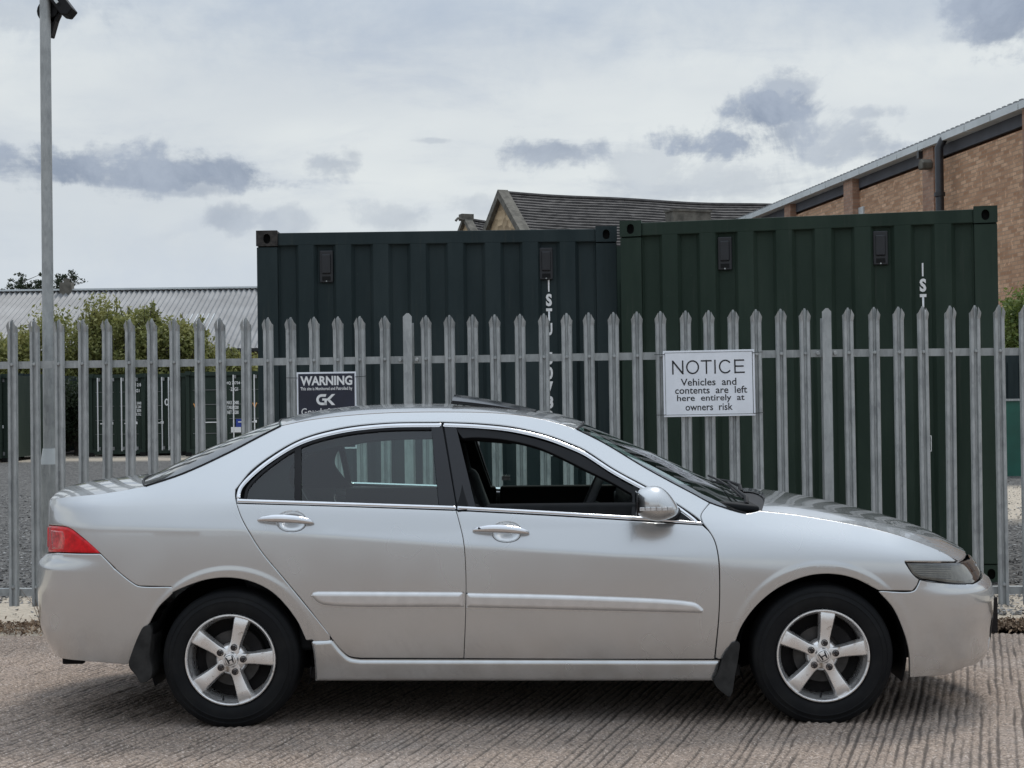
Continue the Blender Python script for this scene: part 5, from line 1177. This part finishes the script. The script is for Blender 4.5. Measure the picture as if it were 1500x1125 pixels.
def slate_roof(L, HW, DRp, RZ_, x0, parent, rows, jit=1.):
    m = MB(); nxs = 60; rs3 = np.random.RandomState(5)
    sag = lambda x: -.14*math.sin(PI*min(1, max(0, x/L)))-.03*math.sin(x*.7)
    for s_ in (-1, 1):
        for r_ in range(rows):
            f0, f1 = r_/rows, (r_+1.12)/rows; ls = [rs3.normal()*.010 for _ in range(nxs+1)]
            A2 = [(x0+L*i/nxs, s_*HW*f0, RZ_-DRp*f0+sag(L*i/nxs)+.0) for i in range(nxs+1)]; B2 = [(x0+L*i/nxs, s_*HW*f1, RZ_-DRp*f1+sag(L*i/nxs)*(1-.5*f1)+.09+ls[i]) for i in range(nxs+1)]
            C2 = [(b[0], b[1], b[2]-.10) for b in B2]; n2_ = nxs+1
            m.add(A2+B2+C2, [(i, i+1, n2_+i+1, n2_+i) for i in range(nxs)]+[(n2_+i, n2_+i+1, 2*n2_+i+1, 2*n2_+i) for i in range(nxs)])
    o = m.build('slate_courses', 'slate', parent); o['kind'] = 'stuff'
    MB().tube([(x0+L*i/30, 0, RZ_+sag(L*i/30)+.04) for i in range(31)], .11, 6).build('ridge_tiles', 'slate', parent)
slate_roof(LH, HWd+.15, DR+.1, RZ, .3, sh_, 30)
dm = at(1008, 322, 78); c_ = np.array([dm[0]-ap[0], dm[1]-ap[1]]); lx_, ly_ = c_[0]*math.cos(gy)+c_[1]*math.sin(gy), -c_[0]*math.sin(gy)+c_[1]*math.cos(gy)
MB().box((lx_, ly_, dm[2]+.03-1.6), (2.15, .9, 4.0)).build('chimney', 'coping', sh_, bevel=.03); MB().box((lx_, ly_, dm[2]+.03+.42), (2.25, 1.0, .10)).build('chimney_cap', 'coping', sh_)
g2p = at(683, 320, 84); so_ = tag(empty('stone_outbuilding', (g2p[0], g2p[1], -.03), gy), 'small stone outbuilding with low slate roof just left of the hall gable', 'building'); RZ2 = g2p[2]+.03
pyd('gable_wall', [(0, -3, 0), (0, 3, 0), (0, 3, RZ2-2.4), (0, 0, RZ2), (0, -3, RZ2-2.4)], [(0, 1, 2, 3, 4)], 'stone', so_); MB().box((-.0, -.0, RZ2+.05), (.7, .5, .35)).tube([(-.3, -.3, RZ2-.12), (-.62, -.35, RZ2-.05), (-.75, -.35, RZ2-.2)], .07, 6).build('kneeler_stone', 'coping', so_)
for s_ in (-1, 1): MB().add([(-.2, 0, RZ2+.12), (.25, 0, RZ2+.12), (.25, s_*3, RZ2-2.2), (-.2, s_*3, RZ2-2.2), (-.2, 0, RZ2-.15), (.25, 0, RZ2-.15), (.25, s_*3, RZ2-2.5), (-.2, s_*3, RZ2-2.5)], [(0, 1, 2, 3), (4, 5, 6, 7), (0, 1, 5, 4), (1, 2, 6, 5), (2, 3, 7, 6), (3, 0, 4, 7)]).build('coping', 'coping', so_)
slate_roof(4.5, 3, 2.4, RZ2-.12, .25, so_, 14)

# ================================================================== corrugated roofed shed on the left
RY = 62.; rl_ = at(0, 427, RY); rz_ = (at(0, 427, RY)[2]+at(376, 423.5, RY)[2])/2+.03; ezp = at(376, 507, 56)[2]+.03
xa, xb = at(-140, 427, RY)[0], at(560, 427, RY)[0]; sd2 = tag(empty('shed', (xa, 56, -.03)), 'long red brick shed with a weathered grey corrugated roof behind the bushes at left', 'building'); LS = xb-xa
m = MB(); pt = .21; n_ = int(LS/pt*2); vs = []
for i in range(n_+1): x = i*pt/2; d = .045 if i % 2 else -.045; vs += [(x, -.25, ezp-.10+d), (x, 6, rz_+d)]
pyd('roof', vs, [(2*i, 2*i+2, 2*i+3, 2*i+1) for i in range(n_)], 'tin', sd2, False)
pyd('roof', [(0, 6, rz_), (LS, 6, rz_), (LS, 12, ezp-.1), (0, 12, ezp-.1)], [(0, 1, 2, 3)], 'tin', sd2)
MB().box((LS/2, 6.2, ezp/2-.1), (LS-.1, 11.8, ezp-.2)).build('wall', 'brick_red', sd2); MB().box((LS/2, 6, rz_+.05), (LS, .35, .07)).build('ridge_flashing', 'grey_metal', sd2)
MB().box((LS/2, -.24, ezp-.14), (LS, .12, .12)).build('gutter', 'pipe', sd2)
chx = at(99, 425, RY)[0]-xa; MB().box((chx, 5.9, rz_+.08), (.46, .46, .5)).build('chimney', 'coping', sd2); MB().tube([(chx, 5.9, rz_+.3), (chx, 5.9, rz_+.5)], .13, 8).build('chimney_pot', 'coping', sd2)
ww_ = MB().add([(LS*.62, .6, ezp+.22), (LS*.62+1.1, .6, ezp+.22), (LS*.62+1.1, 3.4, ezp+1.42), (LS*.62, 3.4, ezp+1.42)], [(0, 1, 2, 3)]); ww_.build('roof_light', 'grey_metal', sd2)

# ================================================================== vegetation
def leaves(m, c, r, n, size, rs, shell=.55, flat=1., drop=0.):
    c = np.array(c); r = np.array(r)
    d = rs.normal(size=(n, 3)); d /= np.linalg.norm(d, axis=1)[:, None]; rad = (shell+(1-shell)*rs.rand(n))[:, None]*(.8+.4*rs.rand(n))[:, None]
    P = c+d*rad*r; a = rs.normal(size=(n, 3)); a /= np.linalg.norm(a, axis=1)[:, None]; b = np.cross(a, rs.normal(size=(n, 3))); b /= np.linalg.norm(b, axis=1)[:, None]; s = size*(.6+.8*rs.rand(n))[:, None]
    V = np.stack([P-a*s, P-b*s*.45, P+a*s, P+b*s*.45], 1).reshape(-1, 3); m.V.append(V)
class LM:
    def __init__(s): s.V = []
    def build(s, name, mat, parent=None):
        V = np.concatenate(s.V); n = len(V)//4; me = bpy.data.meshes.new(name); me.vertices.add(len(V)); me.vertices.foreach_set('co', V.ravel()); me.loops.add(len(V)); me.loops.foreach_set('vertex_index', np.arange(len(V)))
        me.polygons.add(n); me.polygons.foreach_set('loop_start', np.arange(0, len(V), 4)); me.polygons.foreach_set('loop_total', np.full(n, 4)); me.update(); me.validate(); return link(name, me, mat, parent)
def bush(px, pytop, pxw, Y, label, mat, seed, base_z=-.03, n=9000, cat='bush', group=None, leaf=.075, name='bush', spiky=True):
    rs = np.random.RandomState(seed); c = at(px, pytop, Y); top = c[2]; hw = pxw/2*Y/F_PX; root = tag(empty(name, (c[0], Y, base_z)), label, cat, group); H_ = top-base_z; lm = LM(); nb_ = 34; tr = MB()
    tr.tube([(0, 0, 0), (.05, 0, H_*.4)], [.10, .07], 7)
    for k in range(nb_):
        th = rs.uniform(0, 2*PI); rr = hw*math.sqrt(rs.rand())*.82; x, y = rr*math.cos(th), rr*.8*math.sin(th); env = math.sqrt(max(.05, 1-(abs(x)/hw)**2.2)); z = H_*env*rs.uniform(.30, .92); cr = rs.uniform(.45, .85)*min(1, H_/3)
        leaves(lm, (x, y, z), (cr, cr, cr*.8), n//nb_, leaf, rs, .35); tr.tube([(0.03*rs.normal(), 0, H_*.1), (x*.5, y*.5, z*.55), (x, y, z)], [.05, .035, .012], 5)
    if spiky:
        for k in range(24):
            x = rs.uniform(-hw, hw)*.85; env = math.sqrt(max(.05, 1-(abs(x)/hw)**2.2)); z0 = H_*env*.82; l = rs.uniform(.3, .95)*min(1, H_/4); dx = rs.normal()*.15; y = rs.uniform(-.6, .3)
            tr.tube([(x, y, z0-.3), (x+dx*.4, y, z0+l*.5), (x+dx, y, z0+l)], [.02, .012, .005], 4)
            for q in range(9): leaves(lm, (x+dx*q/9, y, z0+l*q/9-.05), (.12, .12, .09), 5, leaf*.9, rs, .2)
    lm.build('crown', mat, root); tr.build('trunk', 'bark', root, True); return root
gB = 'bushes between the container row and the shed'
for px, pt_, w2, Y, lb, sd3, mt in ((20, 480, 110, 52, 'olive green bush at the left edge behind the fence, lowest of the bushes', 1, 'leaf_olive'), (90, 447, 130, 53, 'olive green bush rising behind the lamp post below the shed roof', 2, 'leaf_olive'), (160, 428, 130, 52.5, 'tallest olive bush with a loose shoot above the shed ridge', 3, 'leaf_olive'),
        (215, 437, 120, 52, 'broad olive bush in the middle of the row, right of the tallest one', 4, 'leaf_olive'), (275, 458, 110, 52.5, 'lower olive bush in front of the right part of the shed roof', 5, 'leaf_olive'), (345, 508, 90, 52, 'small low olive bush beside the near left container', 6, 'leaf_olive')):
    bush(px, pt_, w2, Y, lb, mt, sd3, n=11500, group=gB)
bush(112, 556, 60, 48.5, 'dark shrub filling the gap between the yard containers', 'leaf_dark', 9, n=8000, leaf=.06, spiky=False)
bush(1507, 424, 110, 37, 'bright green bush at the right edge behind the last pales', 'leaf_green', 21, n=22000, leaf=.06, spiky=False)
# sparse tree beyond the shed ridge
def tree(px, py, Y, hw, label, seed):
    rs = np.random.RandomState(seed); c = at(px, py, Y); H_ = c[2]+.03; rt_ = tag(empty('tree', (c[0], Y, -.03)), label, 'tree'); tr = MB(); lm = LM(); tr.tube([(0, 0, 0), (.1, 0, H_*.5), (0, 0, H_*.72)], [.3, .2, .12], 8)
    for k in range(30):
        th = rs.uniform(0, 2*PI); l = hw*rs.uniform(.45, 1); e = (l*math.cos(th), l*.7*math.sin(th), H_*rs.uniform(.80, 1.0)-.15*l); mid_ = (e[0]*.5, e[1]*.5, H_*.70+(e[2]-H_*.7)*.35); tr.tube([(0, 0, H_*.6), mid_, e], [.08, .05, .015], 5)
        for q in range(5):
            f = .45+.55*q/4; p = np.array(mid_)*(1-f)+np.array(e)*f+rs.normal(size=3)*.12; e2 = p+np.array([rs.normal()*.5, rs.normal()*.3, rs.uniform(-.05, .55)]); tr.tube([p, e2], [.022, .008], 4)
            leaves(lm, e2, (.22, .22, .13), 26, .075, rs, .2); leaves(lm, p, (.2, .2, .12), 14, .07, rs, .2)
    lm.build('crown', 'leaf_dark', rt_); tr.build('trunk', 'bark', rt_, True)
tree(50, 401, 76, 2.6, 'sparse dark tree showing above the shed ridge behind the lamp post', 4)
